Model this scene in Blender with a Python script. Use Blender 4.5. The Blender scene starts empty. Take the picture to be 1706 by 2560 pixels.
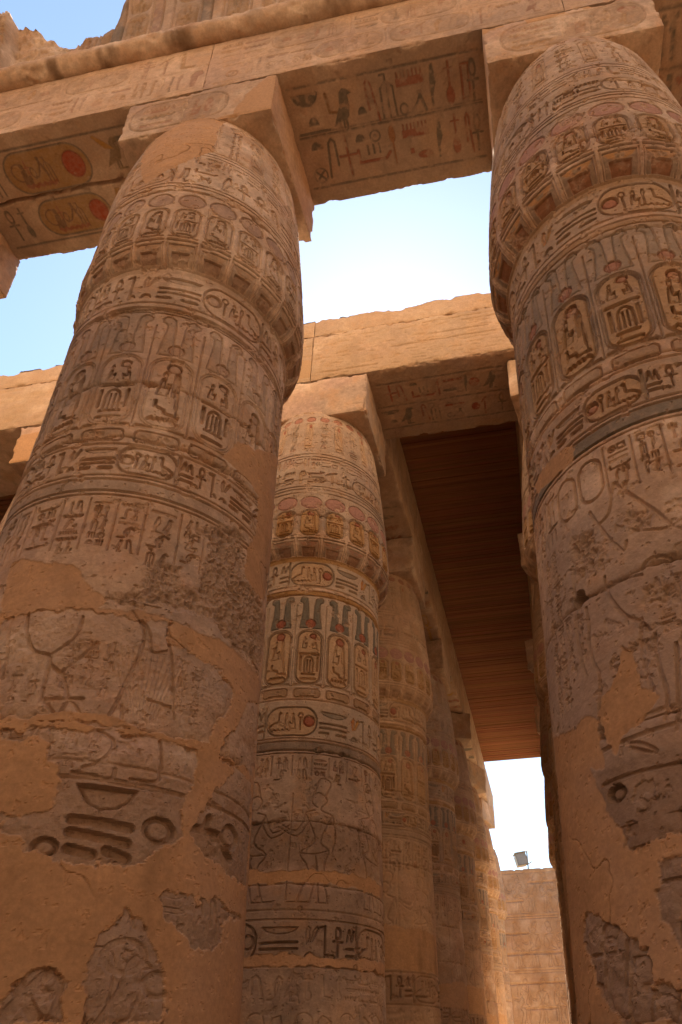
import bpy, math, random
import numpy as np
from mathutils import Vector, Matrix, noise as mnoise

C = bpy.context.scene.collection
scn = bpy.context.scene
R_ = math.radians

# ------------------------------------------------------------------ camera
cam = bpy.data.cameras.new('camera'); cam_o = bpy.data.objects.new('camera', cam); C.objects.link(cam_o)
cam.sensor_fit = 'VERTICAL'; cam.sensor_height = 36.0; cam.sensor_width = 24.0
cam.lens = 26.10
cam.shift_x = -0.0750; cam.shift_y = 0.1279
cam.clip_start = 0.1; cam.clip_end = 3000
fw = Vector((-0.13616727, 0.8479599, 0.51227189)); rt = Vector((0.98506033, 0.17091515, -0.02107517)); up = Vector((0.10542592, -0.50174897, 0.8585647))
M = Matrix((rt, up, -fw)).transposed().to_4x4(); M.translation = Vector((3.76194788, -5.58711075, 1.6))
cam_o.matrix_world = M
scn.camera = cam_o

# ------------------------------------------------------------------ sky, sun, exposure
SUN_EL, SUN_AZ = 49.0, 101.0            # azimuth counter-clockwise from +X
w = bpy.data.worlds.new('World'); scn.world = w; w.use_nodes = True
nt = w.node_tree
sky = nt.nodes.new('ShaderNodeTexSky'); sky.sky_type = 'NISHITA'; sky.sun_disc = False
sky.sun_elevation = R_(SUN_EL); sky.sun_rotation = R_(90 - SUN_AZ); sky.altitude = 80
sky.air_density = 1.25; sky.dust_density = .25; sky.ozone_density = 1.0
bg = nt.nodes['Background']; bg.inputs['Strength'].default_value = 0.06
nt.links.new(sky.outputs[0], bg.inputs['Color'])
sl = bpy.data.lights.new('sun', 'SUN'); sl.energy = 5.0; sl.angle = R_(0.5); sl.color = (1.0, 0.90, 0.76)
so = bpy.data.objects.new('sun', sl); C.objects.link(so)
sd_ = Vector((math.cos(R_(SUN_EL))*math.cos(R_(SUN_AZ)), math.cos(R_(SUN_EL))*math.sin(R_(SUN_AZ)), math.sin(R_(SUN_EL))))
so.rotation_euler = sd_.to_track_quat('Z', 'Y').to_euler()
so.location = (0, 20, 40)
vs = scn.view_settings
vs.view_transform = 'Standard'; vs.look = 'None'; vs.gamma = 1.0; vs.exposure = 2.2; vs.use_curve_mapping = False
scn.cycles.max_bounces = 10; scn.cycles.diffuse_bounces = 7
scn.cycles.use_denoising = True

# ------------------------------------------------------------------ object helpers
def meta(o, label=None, cat=None, group=None, kind=None):
    if label: o['label'] = label
    if cat: o['category'] = cat
    if group: o['group'] = group
    if kind: o['kind'] = kind
    return o
def thing(name, loc, label, cat, group=None):
    o = bpy.data.objects.new(name, None); o.empty_display_size = .3; o.location = loc; C.objects.link(o)
    return meta(o, label, cat, group, 'thing')
def link(name, me, mat, parent=None):
    if mat is not None and not me.materials: me.materials.append(mat)
    o = bpy.data.objects.new(name, me); C.objects.link(o)
    if parent: o.parent = parent
    return o
def copy_tree(o, parent=None):
    c = o.copy(); C.objects.link(c)
    if parent: c.parent = parent
    for k in [x for x in bpy.data.objects if x.parent == o]: copy_tree(k, c)
    return c
def mesh_from(name, V, F, col=None, smooth=True):
    """V (n,3), F (m,4) quads, col (n,4) attribute 'col'"""
    me = bpy.data.meshes.new(name)
    n, m = len(V), len(F)
    me.vertices.add(n); me.vertices.foreach_set('co', np.ascontiguousarray(V, np.float32).ravel())
    me.loops.add(m*4); me.loops.foreach_set('vertex_index', np.ascontiguousarray(F, np.int32).ravel())
    me.polygons.add(m); me.polygons.foreach_set('loop_start', np.arange(0, m*4, 4, dtype=np.int32))
    try: me.polygons.foreach_set('loop_total', np.full(m, 4, np.int32))
    except Exception: pass
    me.polygons.foreach_set('use_smooth', np.full(m, smooth, bool))
    me.update(calc_edges=True)
    if col is not None:
        a = me.color_attributes.new('col', 'FLOAT_COLOR', 'POINT')
        a.data.foreach_set('color', np.ascontiguousarray(col, np.float32).ravel())
    return me
def grid_faces(nz, ns, wrap=False, off=0):
    i = np.arange(nz-1)[:, None]; j = np.arange(ns if wrap else ns-1)[None, :]
    a = i*ns+j; b = i*ns+(j+1) % ns
    return np.stack([a, b, b+ns, a+ns], -1).reshape(-1, 4)+off

# ------------------------------------------------------------------ numpy noise
def _hash(ix, iy, iz, seed):
    h = (ix.astype(np.int64)*374761393+iy.astype(np.int64)*668265263+iz.astype(np.int64)*2147483647+seed*1274126177) & 0xffffffff
    h = ((h ^ (h >> 13))*1274126177) & 0xffffffff
    h = ((h ^ (h >> 16))*2246822519) & 0xffffffff
    return ((h ^ (h >> 15)) & 0xffffff)/float(0x7fffff)-1.0
def vnoise(P, seed):
    I = np.floor(P); f = (P-I); f = f*f*f*(f*(f*6-15)+10); I = I.astype(np.int64)
    x, y, z = I[..., 0], I[..., 1], I[..., 2]; fx, fy, fz = f[..., 0], f[..., 1], f[..., 2]
    def L(a, b, t): return a+(b-a)*t
    h = lambda i, j, k: _hash(x+i, y+j, z+k, seed)
    return L(L(L(h(0,0,0), h(1,0,0), fx), L(h(0,1,0), h(1,1,0), fx), fy), L(L(h(0,0,1), h(1,0,1), fx), L(h(0,1,1), h(1,1,1), fx), fy), fz)
def fbm(P, scale, seed, octv=4, gain=.5, sx=(1, 1, 1)):
    Q = P*(np.array(sx)/scale); a = 1.0; t = 0; s = 0
    for o in range(octv):
        t = t+a*vnoise(Q+17.3*o, seed+o*31); s += a; a *= gain; Q = Q*2.03
    return t/s
def sst(a, b, x):
    t = np.clip((x-a)/(b-a), 0, 1); return t*t*(3-2*t)

# ------------------------------------------------------------------ carving canvas
RED = (.36, .135, .08); OCH = (.50, .27, .075); BLU = (.16, .148, .112); WHT = (.72, .57, .41); ORG = (.52, .22, .06); GRN = (.20, .21, .15); PNK = (.40, .22, .16)
class Relief:
    """height H (negative = cut in, metres) and paint over a grid with coordinates S (across) and Z (up)"""
    def __init__(s, S, Z):
        s.S, s.Z = np.asarray(S), np.asarray(Z)
        s.H = np.zeros((len(Z), len(S)), np.float32); s.PC = np.zeros((len(Z), len(S), 3), np.float32); s.PA = np.zeros((len(Z), len(S)), np.float32)
        s.aa = float(np.median(np.diff(s.Z)))
        s.depth = .015; s.pa = .0; s.wide = 1.0
    def win(s, x0, x1, y0, y1, pad=.03):
        a, b = np.searchsorted(s.S, [x0-pad, x1+pad]); c, d = np.searchsorted(s.Z, [y0-pad, y1+pad])
        if b <= a or d <= c: return None
        X, Y = np.meshgrid(s.S[a:b], s.Z[c:d]); return (slice(c, d), slice(a, b)), X, Y
    def put(s, sl, m, depth=None, col=None, pa=1.0):
        if depth: s.H[sl] = np.minimum(s.H[sl], -depth*m)
        if col is not None and pa > 0:
            a = (m*pa)[..., None]; s.PC[sl] = s.PC[sl]*(1-a)+np.array(col)*a; s.PA[sl] = np.maximum(s.PA[sl], m*pa)
    @staticmethod
    def segd(X, Y, pts):
        d = np.full(X.shape, 9.0)
        for (x0, y0), (x1, y1) in zip(pts[:-1], pts[1:]):
            dx, dy = x1-x0, y1-y0; L = dx*dx+dy*dy+1e-12
            t = np.clip(((X-x0)*dx+(Y-y0)*dy)/L, 0, 1)
            d = np.minimum(d, np.hypot(X-x0-t*dx, Y-y0-t*dy))
        return d
    @staticmethod
    def polyd(X, Y, pts):
        """signed distance, negative inside"""
        n = len(pts); ins = np.zeros(X.shape, bool)
        for i in range(n):
            x0, y0 = pts[i]; x1, y1 = pts[(i+1) % n]
            if y0 != y1:
                c = ((y0 > Y) != (y1 > Y)) & (X < (x1-x0)*(Y-y0)/(y1-y0)+x0); ins ^= c
        d = Relief.segd(X, Y, list(pts)+[pts[0]])
        return np.where(ins, -d, d)
    def stroke(s, pts, w_, depth=None, col=None, pa=None):
        xs = [p[0] for p in pts]; ys = [p[1] for p in pts]
        r = s.win(min(xs), max(xs), min(ys), max(ys), w_+.02)
        if r is None: return
        sl, X, Y = r; d = s.segd(X, Y, pts); w_ = max(w_*s.wide, s.aa*1.6)
        m = np.clip((w_/2-d)/s.aa+.5, 0, 1)
        s.put(sl, m, s.depth if depth is None else depth, col, s.pa if pa is None else pa)
    def shape(s, sdf, box, depth=None, col=None, pa=None, bulge=.6):
        r = s.win(*box)
        if r is None: return
        sl, X, Y = r; d = sdf(X, Y); m = np.clip(.5-d/s.aa, 0, 1)
        dep = s.depth if depth is None else depth
        size = min(.25*min(box[1]-box[0], box[3]-box[2]), .03)+1e-4
        s.put(sl, m*(1-bulge*sst(0, size, -d)), dep, None)
        s.put(sl, m, None, col, s.pa if pa is None else pa)
    def poly(s, pts, **k):
        xs = [p[0] for p in pts]; ys = [p[1] for p in pts]
        s.shape(lambda X, Y: s.polyd(X, Y, pts), (min(xs), max(xs), min(ys), max(ys)), **k)
    def ell(s, x, y, rx, ry, **k):
        s.shape(lambda X, Y: (np.hypot((X-x)/rx, (Y-y)/ry)-1)*min(rx, ry), (x-rx, x+rx, y-ry, y+ry), **k)
    def ring(s, x, y, rx, ry, w_, depth=None, col=None, pa=None):
        r = s.win(x-rx, x+rx, y-ry, y+ry, w_)
        if r is None: return
        sl, X, Y = r; d = np.abs((np.hypot((X-x)/rx, (Y-y)/ry)-1)*min(rx, ry)); w_ = max(w_, s.aa*1.3)
        s.put(sl, np.clip((w_/2-d)/s.aa+.5, 0, 1), s.depth if depth is None else depth, col, s.pa if pa is None else pa)
    def rrect(s, x0, x1, y0, y1, rad, w_, depth=None, fill=None, fpa=0, fdepth=0, col=None, pa=None):
        r = s.win(x0, x1, y0, y1, w_+.02)
        if r is None: return
        sl, X, Y = r; cx, cy, hx, hy = (x0+x1)/2, (y0+y1)/2, (x1-x0)/2, (y1-y0)/2; rad = min(rad, hx, hy)
        qx = np.abs(X-cx)-hx+rad; qy = np.abs(Y-cy)-hy+rad
        d = np.hypot(np.maximum(qx, 0), np.maximum(qy, 0))+np.minimum(np.maximum(qx, qy), 0)-rad
        if fill is not None or fdepth: s.put(sl, np.clip(.5-d/s.aa, 0, 1), fdepth, fill, fpa)
        if w_ > 0:
            w_ = max(w_, s.aa*1.3); s.put(sl, np.clip((w_/2-np.abs(d))/s.aa+.5, 0, 1), s.depth if depth is None else depth, col, s.pa if pa is None else pa)

# glyphs in a unit box: L polyline, P polygon, E ellipse, O ring
def arc(cx, cy, rx, ry, a0, a1, n=9): return [(cx+rx*math.cos(R_(a0+(a1-a0)*i/n)), cy+ry*math.sin(R_(a0+(a1-a0)*i/n))) for i in range(n+1)]
zig = [(i/10., .3 if i % 2 else .7) for i in range(11)]
G = {
 'ankh': [('O', .5, .78, .22, .2, .11), ('L', [(.5, .58), (.5, 0)], .13), ('L', [(.12, .5), (.88, .5)], .13)],
 'leaf': [('P', [(.35, 0), (.5, .0), (.55, .3), (.85, .55), (.72, 1), (.5, .95), (.3, .5)])],
 'was': [('L', [(.5, 0), (.5, .9), (.2, .8), (.1, .7)], .14), ('L', [(.5, .9), (.8, 1)], .14)],
 'djed': [('L', [(.5, 0), (.5, 1)], .25), ('L', [(.1, .95), (.9, .95)], .1), ('L', [(.1, .8), (.9, .8)], .1), ('L', [(.1, .65), (.9, .65)], .1)],
 'feather': [('P', [(.3, 0), (.55, 0), (.6, .6), (.9, .75), (.75, 1), (.4, 1), (.2, .75)])],
 'bird': [('P', [(0, .12), (.35, .62), (.42, .9), (.55, 1), (.72, .95), (.86, .86), (.7, .82), (.72, .6), (.62, .32), (.5, .25), (.3, .22)]), ('L', [(.5, .28), (.5, 0), (.7, 0)], .07), ('L', [(.4, .25), (.38, 0), (.55, 0)], .07)],
 'owl': [('P', [(.05, .1), (.3, .65), (.3, .95), (.7, .95), (.75, .65), (.62, .2), (.4, .2)]), ('L', [(.5, .2), (.52, 0), (.8, 0)], .08)],
 'seated': [('E', .5, .86, .17, .13), ('P', [(.3, .7), (.62, .72), (.6, .42), (.95, .5), (.95, .3), (.85, .05), (.1, .05), (.15, .3)])],
 'cobra': [('L', [(.0, .05), (.35, .05), (.5, .2), (.4, .5), (.5, .8), (.7, .95), (.9, .85)], .13), ('P', [(.35, .3), (.65, .35), (.7, .7), (.45, .8), (.3, .55)])],
 'plant': [('L', [(.5, 0), (.5, 1)], .09), ('L', [(.2, .0), (.22, .7), (.5, .85)], .08), ('L', [(.8, 0), (.78, .7), (.5, .85)], .08), ('L', [(.5, 1), (.3, 1.0)], .08)],
 'hook': [('L', [(.85, 0), (.55, .9), (.35, 1), (.15, .9), (.2, .3)], .13)],
 'mace': [('L', [(.5, 0), (.5, .6)], .12), ('E', .5, .75, .2, .22)],
 'nefer': [('E', .5, .22, .26, .22), ('L', [(.5, .4), (.5, 1)], .13), ('L', [(.25, .85), (.75, .85)], .1)],
 'stroke': [('L', [(.5, .05), (.5, .95)], .3)],
 'zig': [('L', zig, .24)],
 'mouth': [('P', arc(.5, .5, .5, .3, 0, 180, 8)+arc(.5, .5, .5, .3, 180, 360, 8))],
 'bar': [('P', [(0, .3), (1, .3), (1, .7), (0, .7)])],
 'basket': [('P', [(0, .8), (1, .8)]+arc(.5, .8, .48, .65, 0, -180, 8)[1:-1])],
 'mn': [('P', [(0, .15), (1, .15), (1, .62), (0, .62)])]+[('L', [(.08+.14*i, .62), (.08+.14*i, .95)], .1) for i in range(7)],
 'bolt': [('L', [(0, .5), (1, .5)], .2), ('L', [(.4, .3), (.4, .7)], .18), ('L', [(.6, .3), (.6, .7)], .18)],
 'arm': [('L', [(0, .9), (0, .2), (.85, .2), (1, .5)], .18)],
 'loaf': [('P', [(.1, .15), (.9, .15)]+arc(.5, .15, .4, .7, 10, 170, 7))],
 'disc': [('E', .5, .5, .42, .42)], 'ringd': [('O', .5, .5, .38, .38, .13), ('E', .5, .5, .13, .13)],
 'strokes': [('L', [(.15+.35*i, .1), (.15+.35*i, .9)], .18) for i in range(3)],
 'wheel': [('O', .5, .5, .45, .45, .1), ('L', [(.2, .2), (.8, .8)], .14), ('L', [(.8, .2), (.2, .8)], .14)],
 'cross': [('L', [(.5, 0), (.5, 1)], .13), ('L', [(.05, .5), (.95, .5)], .13)],
 'house': [('L', [(.4, .1), (.05, .1), (.05, .9), (.95, .9), (.95, .1), (.65, .1)], .13)],
 'ka': [('L', [(.1, 1), (.1, .15), (.9, .15), (.9, 1)], .13)],
 'adze': [('O', .16, .3, .13, .25, .07), ('L', [(.16, .02), (.4, .1), (.65, .5), (.8, .95)], .1), ('L', [(.72, .95), (.92, .1)], .14)],
 'leg': [('L', [(.3, 1), (.35, .15), (.9, .1)], .2)],
 'viper': [('L', [(0, .2), (.5, .3), (.75, .25), (.85, .6), (1, .75)], .2), ('L', [(.85, .6), (.75, .95)], .1)],
 'scarab': [('E', .5, .45, .25, .35), ('L', [(.2, .95), (.3, .65), (.05, .4), (.15, .05)], .08), ('L', [(.8, .95), (.7, .65), (.95, .4), (.85, .05)], .08)],
 'dome': [('L', [(.08, 0), (.08, .6)]+arc(.5, .6, .42, .38, 180, 0, 8)+[(.92, 0)], .13), ('L', [(.37, 0), (.37, .75)], .1), ('L', [(.63, 0), (.63, .75)], .1)],
 'ell': [('L', [(.1, 1), (.1, .6), (.45, .45), (.5, .2), (1, .15)], .14)],
}
TALL = ['ankh', 'leaf', 'was', 'feather', 'bird', 'owl', 'seated', 'cobra', 'plant', 'hook', 'mace', 'nefer', 'leg', 'djed', 'bird', 'leaf']
FLAT = ['zig', 'mouth', 'bar', 'basket', 'mn', 'bolt', 'arm', 'viper', 'zig', 'bar', 'mouth']
SMALL = ['disc', 'loaf', 'strokes', 'ringd', 'loaf', 'house', 'wheel', 'scarab']
def glyph(r, nm, cx, cy, w_, h_, depth=None, col=None, pa=None, flip=False):
    mn = min(w_, h_); tx = lambda x, y: (cx+((1-x if flip else x)-.5)*w_, cy+(y-.5)*h_)
    for p in G[nm]:
        k = dict(depth=depth, col=col, pa=pa)
        if p[0] == 'L': r.stroke([tx(*q) for q in p[1]], p[2]*max(mn, .45*max(w_, h_)), **k)
        elif p[0] == 'P': r.poly([tx(*q) for q in p[1]], **k)
        elif p[0] == 'E': x, y = tx(p[1], p[2]); r.ell(x, y, p[3]*w_, p[4]*h_, **k)
        elif p[0] == 'O': x, y = tx(p[1], p[2]); r.ring(x, y, p[3]*w_, p[4]*h_, p[5]*mn, **k)
def smooth(pts, n=5):
    if len(pts) < 3: return pts
    p = [pts[0]]+list(pts)+[pts[-1]]; out = []
    for i in range(1, len(p)-2):
        a, b, c, d = p[i-1], p[i], p[i+1], p[i+2]
        for k in range(n):
            t = k/n; out.append(tuple(.5*(2*b[q]+(c[q]-a[q])*t+(2*a[q]-5*b[q]+4*c[q]-d[q])*t*t+(3*b[q]-a[q]-3*c[q]+d[q])*t**3) for q in (0, 1)))
    return out+[p[-2]]
def pick(rng, pal): return pal[rng.randrange(len(pal))] if pal else None
def text_row(r, x0, x1, y0, y1, rng, pal=None, pa=None, depth=None, cart=.0, pad=.06):
    """one line of signs in quadrats"""
    h = (y1-y0)*(1-2*pad); yc = (y0+y1)/2; x = x0
    while x < x1-.25*h:
        t = rng.random(); g = h*.08; c = lambda: dict(depth=depth, col=pick(rng, pal), pa=pa)
        if t < cart and x+2.3*h < x1:
            wd = h*rng.uniform(1.9, 2.3); r.rrect(x, x+wd, yc-h*.5, yc+h*.5, h*.45, h*.05, depth=depth, fill=OCH if pal else None, fpa=(pa or 0)*.5)
            r.stroke([(x+wd+h*.06, yc-h*.5), (x+wd+h*.06, yc+h*.5)], h*.06, depth=depth)
            xx = x+h*.22
            for q in range(4):
                gw = (wd-h*.44)/4
                nm = rng.choice(TALL+SMALL[:2]); small = nm in SMALL
                glyph(r, nm, xx+gw*.5, yc, gw*.8, h*(.36 if small else .7), **{**c(), **({'col': RED} if small and pal else {})}); xx += gw
            x += wd+h*.2; continue
        if t < .42: wd = h*rng.uniform(.42, .7); glyph(r, rng.choice(TALL), x+wd/2, yc, wd, h*.95, **c())
        elif t < .58:
            wd = h*.5; a, b = rng.choice(TALL), rng.choice(TALL[:4]); glyph(r, a, x+wd*.22, yc, wd*.42, h*.95, **c()); glyph(r, b, x+wd*.75, yc, wd*.42, h*.95, **c())
        elif t < .8:
            wd = h*rng.uniform(.6, .8)
            for q in range(3): glyph(r, rng.choice(FLAT), x+wd/2, yc+h*(.33-.33*q), wd, h*.24, **c())
        else:
            wd = h*rng.uniform(.55, .75); glyph(r, rng.choice(FLAT), x+wd/2, yc+h*.3, wd, h*.3, **c())
            n = rng.choice([1, 2]); 
            for q in range(n): glyph(r, rng.choice(SMALL), x+wd*(q+.5)/n, yc-h*.22, min(wd/n*.8, h*.42), h*.42, **c())
        x += wd+g
SEQ = [('leg', .42), ('ankh', .46), ('was', .3), ('K', .5), ('bb', 1.05), ('cart', 1.72)]
def text_seq(r, start, y0, y1, rng, st, depth, rev=False, reps=3, pal=True):
    """the royal line that runs round every shaft: signs, basket over bars, ring name"""
    H_ = y1-y0; h = H_*.9; yc = (y0+y1)/2; pa = st['paint']; seq = SEQ[::-1] if rev else SEQ
    tot = sum(w_ for _, w_ in SEQ)*h*1.06; x = start
    while x > -4.1: x -= tot
    while x < 4.1:
        for nm, wu in seq:
            wd = wu*h; xc = x+wd/2; k = dict(depth=depth)
            if nm == 'leg':
                r.stroke(smooth([(xc-wd*.4, yc+.1*h), (xc-wd*.2, yc+.42*h), (xc, yc+.1*h), (xc+wd*.2, yc+.4*h), (xc+wd*.4, yc+.05*h)]), .016, **k)
                for q in range(2): r.stroke([(xc-wd*.45, yc-(.12+.2*q)*h), (xc+wd*.4, yc-(.1+.2*q)*h)], .022, **k)
            elif nm == 'ankh': glyph(r, 'ankh', xc, yc+.06*h, wd*.8, h*.8, **k); glyph(r, 'loaf', xc-wd*.4, yc-.36*h, .3*h, .2*h, **k)
            elif nm == 'was': r.stroke([(xc, yc-.45*h), (xc, yc+.46*h), (xc-wd*.5, yc+.42*h)], .018, **k); glyph(r, 'loaf', xc+wd*.2, yc-.36*h, .26*h, .2*h, **k)
            elif nm == 'K':
                r.poly([(xc-wd*.2, yc-.05*h), (xc-wd*.05, yc), (xc+wd*.02, yc+.4*h), (xc-wd*.15, yc+.46*h), (xc-wd*.28, yc+.25*h)], depth=depth*.7, col=ORG, pa=pa)
                r.poly([(xc-.02*h, yc), (xc+wd*.12, yc+.02*h), (xc+wd*.5, yc+.38*h), (xc+wd*.36, yc+.46*h), (xc+wd*.15, yc+.32*h)], depth=depth*.7, col=OCH, pa=pa)
                glyph(r, 'loaf', xc, yc-.34*h, .36*h, .24*h, depth=depth, col=BLU, pa=pa*.7)
            elif nm == 'bb':
                glyph(r, 'basket', xc, yc+.32*h, wd*.96, h*.32, depth=depth*.8, col=BLU, pa=pa*.8)
                for q in range(2): r.stroke([(xc-wd*.48, yc-(.02+.17*q)*h), (xc+wd*.46, yc-(.0+.17*q)*h)], .022, depth=depth, col=BLU, pa=pa*.5)
                r.stroke([(xc-wd*.48, yc-.38*h), (xc-wd*.2, yc-.37*h)], .03, **k); r.stroke([(xc+wd*.1, yc-.38*h), (xc+wd*.42, yc-.37*h)], .03, **k)
            else:
                f = -1 if rev else 1; U = lambda u: xc+f*(u-.5)*wd
                r.rrect(x, x+wd, y0+.03*H_, y1-.03*H_, h*.46, .024, depth=depth*.8, fill=OCH, fpa=pa*st.get('ochre', .7)*.9, fdepth=depth*.1, col=BLU, pa=pa*.7)
                r.stroke([(U(1.03), y0+.02*H_), (U(1.03), y1-.02*H_)], .026, depth=depth*.8, col=BLU, pa=pa*.7)
                r.ell(U(.15), yc+.02*h, h*.19, h*.19, depth=depth, col=RED, pa=min(1, pa*1.2), bulge=.7); r.ring(U(.15), yc+.02*h, h*.2, h*.2, .012, depth=depth)
                r.ring(U(.32), yc+.22*h, h*.075, h*.09, .014, depth=depth); r.stroke([(U(.32), yc+.13*h), (U(.32), yc-.3*h)], .018, **k)
                glyph(r, 'seated', U(.47), yc, .3*h, .62*h, depth=depth, flip=rev); glyph(r, 'feather', U(.6), yc+.04*h, .16*h, .56*h, depth=depth)
                r.stroke(smooth([(U(.7), yc+.3*h), (U(.74), yc+.3*h), (U(.75), yc), (U(.84), yc-.06*h), (U(.95), yc-.2*h)]), .018, **k)
                r.stroke([(U(.5+.42*q/10), yc-(.34 if q % 2 else .28)*h) for q in range(11)], .014, **k)
            x += wd*1.06
def text_col(r, x0, x1, y0, y1, rng, pal=None, pa=None, depth=None):
    y = y1; wd = (x1-x0)*.82; xc = (x0+x1)/2
    while y > y0+wd*.3:
        t = rng.random(); k = dict(depth=depth, col=pick(rng, pal), pa=pa)
        if t < .35: h = wd*.85; glyph(r, rng.choice(TALL), xc-wd*.22, y-h/2, wd*.42, h*.92, **k); glyph(r, rng.choice(TALL), xc+wd*.25, y-h/2, wd*.42, h*.92, **k)
        elif t < .6: h = wd*.8; glyph(r, rng.choice(['bird', 'owl', 'seated', 'cobra']), xc, y-h/2, wd*.8, h*.92, **k)
        elif t < .85: h = wd*.34; glyph(r, rng.choice(FLAT), xc, y-h/2, wd, h*.8, **k)
        else: h = wd*.45; glyph(r, rng.choice(SMALL), xc-wd*.24, y-h/2, wd*.4, h*.85, **k); glyph(r, rng.choice(SMALL), xc+wd*.24, y-h/2, wd*.4, h*.85, **k)
        y -= h*1.06
def vcart(r, xc, w_, y0, y1, kind, st):
    """upright ring name: outline with a base bar and one of two stacks of signs"""
    x0, x1 = xc-w_/2, xc+w_/2; h = y1-y0; d = st['cd']; pa = st['paint']
    r.rrect(x0, x1, y0+.03*h, y1, w_*.42, w_*.065, depth=d*.75*st.get('frame', 1), fill=OCH, fpa=pa*st.get('ochre', .7), fdepth=d*.18, col=BLU, pa=pa*.45)
    r.rrect(x0-w_*.07, x1+w_*.07, y0, y1+.02*h, w_*.48, w_*.04, depth=d*.5*st.get('frame', 1))
    r.stroke([(x0-.05*w_, y0), (x1+.05*w_, y0)], .03*h, depth=d*.5)
    i = w_*.78; jr = random.Random(int(xc*977+y0*131)); jx = [jr.uniform(-.05, .05) for _ in range(8)]; X = lambda u: xc+(u-.5)*i*(1+jx[0])+jx[int(u*7.9) % 8]*i*.5; Y = lambda v: y0+.06*h+v*(.9+jx[2]*.6)*h+jx[int(v*7.9) % 8]*h*.18; d = d*(1+4*jx[1])
    if kind == 0:
        r.ell(X(.55), Y(.9), i*.26, h*.075, depth=d, col=RED, pa=pa)
        glyph(r, 'seated', X(.32), Y(.62), i*.5, h*.38, depth=d, col=BLU, pa=pa*.25)
        glyph(r, 'hook', X(.78), Y(.56), i*.26, h*.5, depth=d)
        glyph(r, 'ell', X(.52), Y(.24), i*.85, h*.2, depth=d)
        r.stroke([(X(.08+.84*k/10), Y(.06+(.03 if k % 2 else 0))) for k in range(11)], h*.03, depth=d)
        glyph(r, 'leg', X(.9), Y(.2), i*.16, h*.14, depth=d)
    else:
        glyph(r, 'seated', X(.24), Y(.8), i*.36, h*.24, depth=d, col=BLU, pa=pa*.3)
        glyph(r, 'seated', X(.76), Y(.78), i*.36, h*.2, depth=d, flip=True)
        r.ell(X(.66), Y(.95), i*.2, h*.05, depth=d, col=RED, pa=pa)
        r.stroke([(X(0), Y(.58)), (X(1), Y(.58))], h*.035, depth=d)
        r.stroke([(X(.06), Y(.5)), (X(.06), Y(.24))], i*.1, depth=d); r.stroke([(X(.94), Y(.5)), (X(.94), Y(.24))], i*.1, depth=d)
        glyph(r, 'dome', X(.5), Y(.36), i*.55, h*.28, depth=d)
        r.stroke([(X(.2), Y(.16)), (X(.8), Y(.16))], h*.03, depth=d); r.stroke([(X(.15), Y(.05)), (X(.85), Y(.05))], h*.03, depth=d)
def plumes(r, xc, w_, y0, y1, st):
    h = y1-y0; d = st['cd']*.4; pa = st['paint']
    for sgn in (-1, 1):
        pts = [(xc+sgn*w_*u, y0+v*h) for u, v in ((.05, 0), (.37, 0), (.33, .3), (.29, .6), (.29, .78), (.34, .82), (.40, .84), (.41, .93), (.34, 1), (.22, 1), (.12, .94), (.09, .75), (.07, .4))]
        r.poly(pts, depth=d, col=BLU, pa=pa*st.get('plume', 1), bulge=.85)
    r.ell(xc, y0+.17*h, w_*.17, w_*.16, depth=d*1.3, col=RED, pa=min(1, pa*1.1), bulge=.7)
def figure(r, x, y, h, d, flip=False, col=None, pa=None, rng=random):
    f = -1 if flip else 1; T = lambda a: [(x+f*u*h, y+v*h) for u, v in a]; wd = max(.0085*h, .011)
    k = dict(depth=d, col=col, pa=pa)
    for a in ([(-.1, 0), (-.06, .3), (-.1, .46), (-.02, .53), (-.09, .72), (-.13, .78), (-.02, .82), (-.02, .86)],
              [(.16, 0), (.08, .28), (.16, .42), (.03, .53), (.09, .72), (.12, .79), (.04, .82)],
              [(-.02, 0), (.0, .28), (.02, .4)], [(.06, 0), (.0, .26)], [(-.1, .46), (.02, .42), (.16, .42)],
              [(-.1, 0), (.0, 0)], [(.06, 0), (.24, 0)], [(.12, .79), (.2, .62), (.36, .7)], [(.09, .72), (.19, .57), (.36, .66)], [(-.13, .78), (-.16, .6), (-.13, .44)],
              [(-.03, .86), (-.07, .93), (.0, .99), (.06, .96), (.07, .89), (.02, .85)], [(-.05, .96), (-.1, 1.1), (.0, 1.13), (.05, .98)]):
        r.stroke(smooth(T(a), 3), wd, **k)
    if rng.random() < .5: r.stroke(T([(.36, .02), (.36, 1.0)]), wd, **k)

# ------------------------------------------------------------------ stone
def stone_colour(P, seed, warm=0.0):
    a = fbm(P, 1.6, seed, 3)[..., None]; b = fbm(P, .35, seed+5, 4)[..., None]; c = fbm(P, .09, seed+9, 3)[..., None]
    base = np.array((.53, .372, .246)); light = np.array((.64, .482, .338)); grey = np.array((.425, .315, .23)); brown = np.array((.43, .255, .138))
    col = base+(light-base)*sst(.0, .6, b+.5*a)
    col = col+(grey-col)*(sst(.0, .5, -a+.45*b)*.9)
    pk = fbm(P, .8, seed+13, 4)[..., None]; col = col+(np.array((.50, .335, .245))-col)*sst(.1, .6, pk)*.6; col = col*(1-.22*sst(.15, .6, fbm(P, .45, seed+17, 4, sx=(1, 1, .4)))[..., None])
    col = col+(brown-col)*(sst(.15, .6, -b+.4*c)*.5)
    col = col*(1+.24*c)*(1+.12*a)
    return col+(np.array((.56, .33, .15))-col)*warm
PLASTER = np.array((.51, .302, .152))

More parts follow.
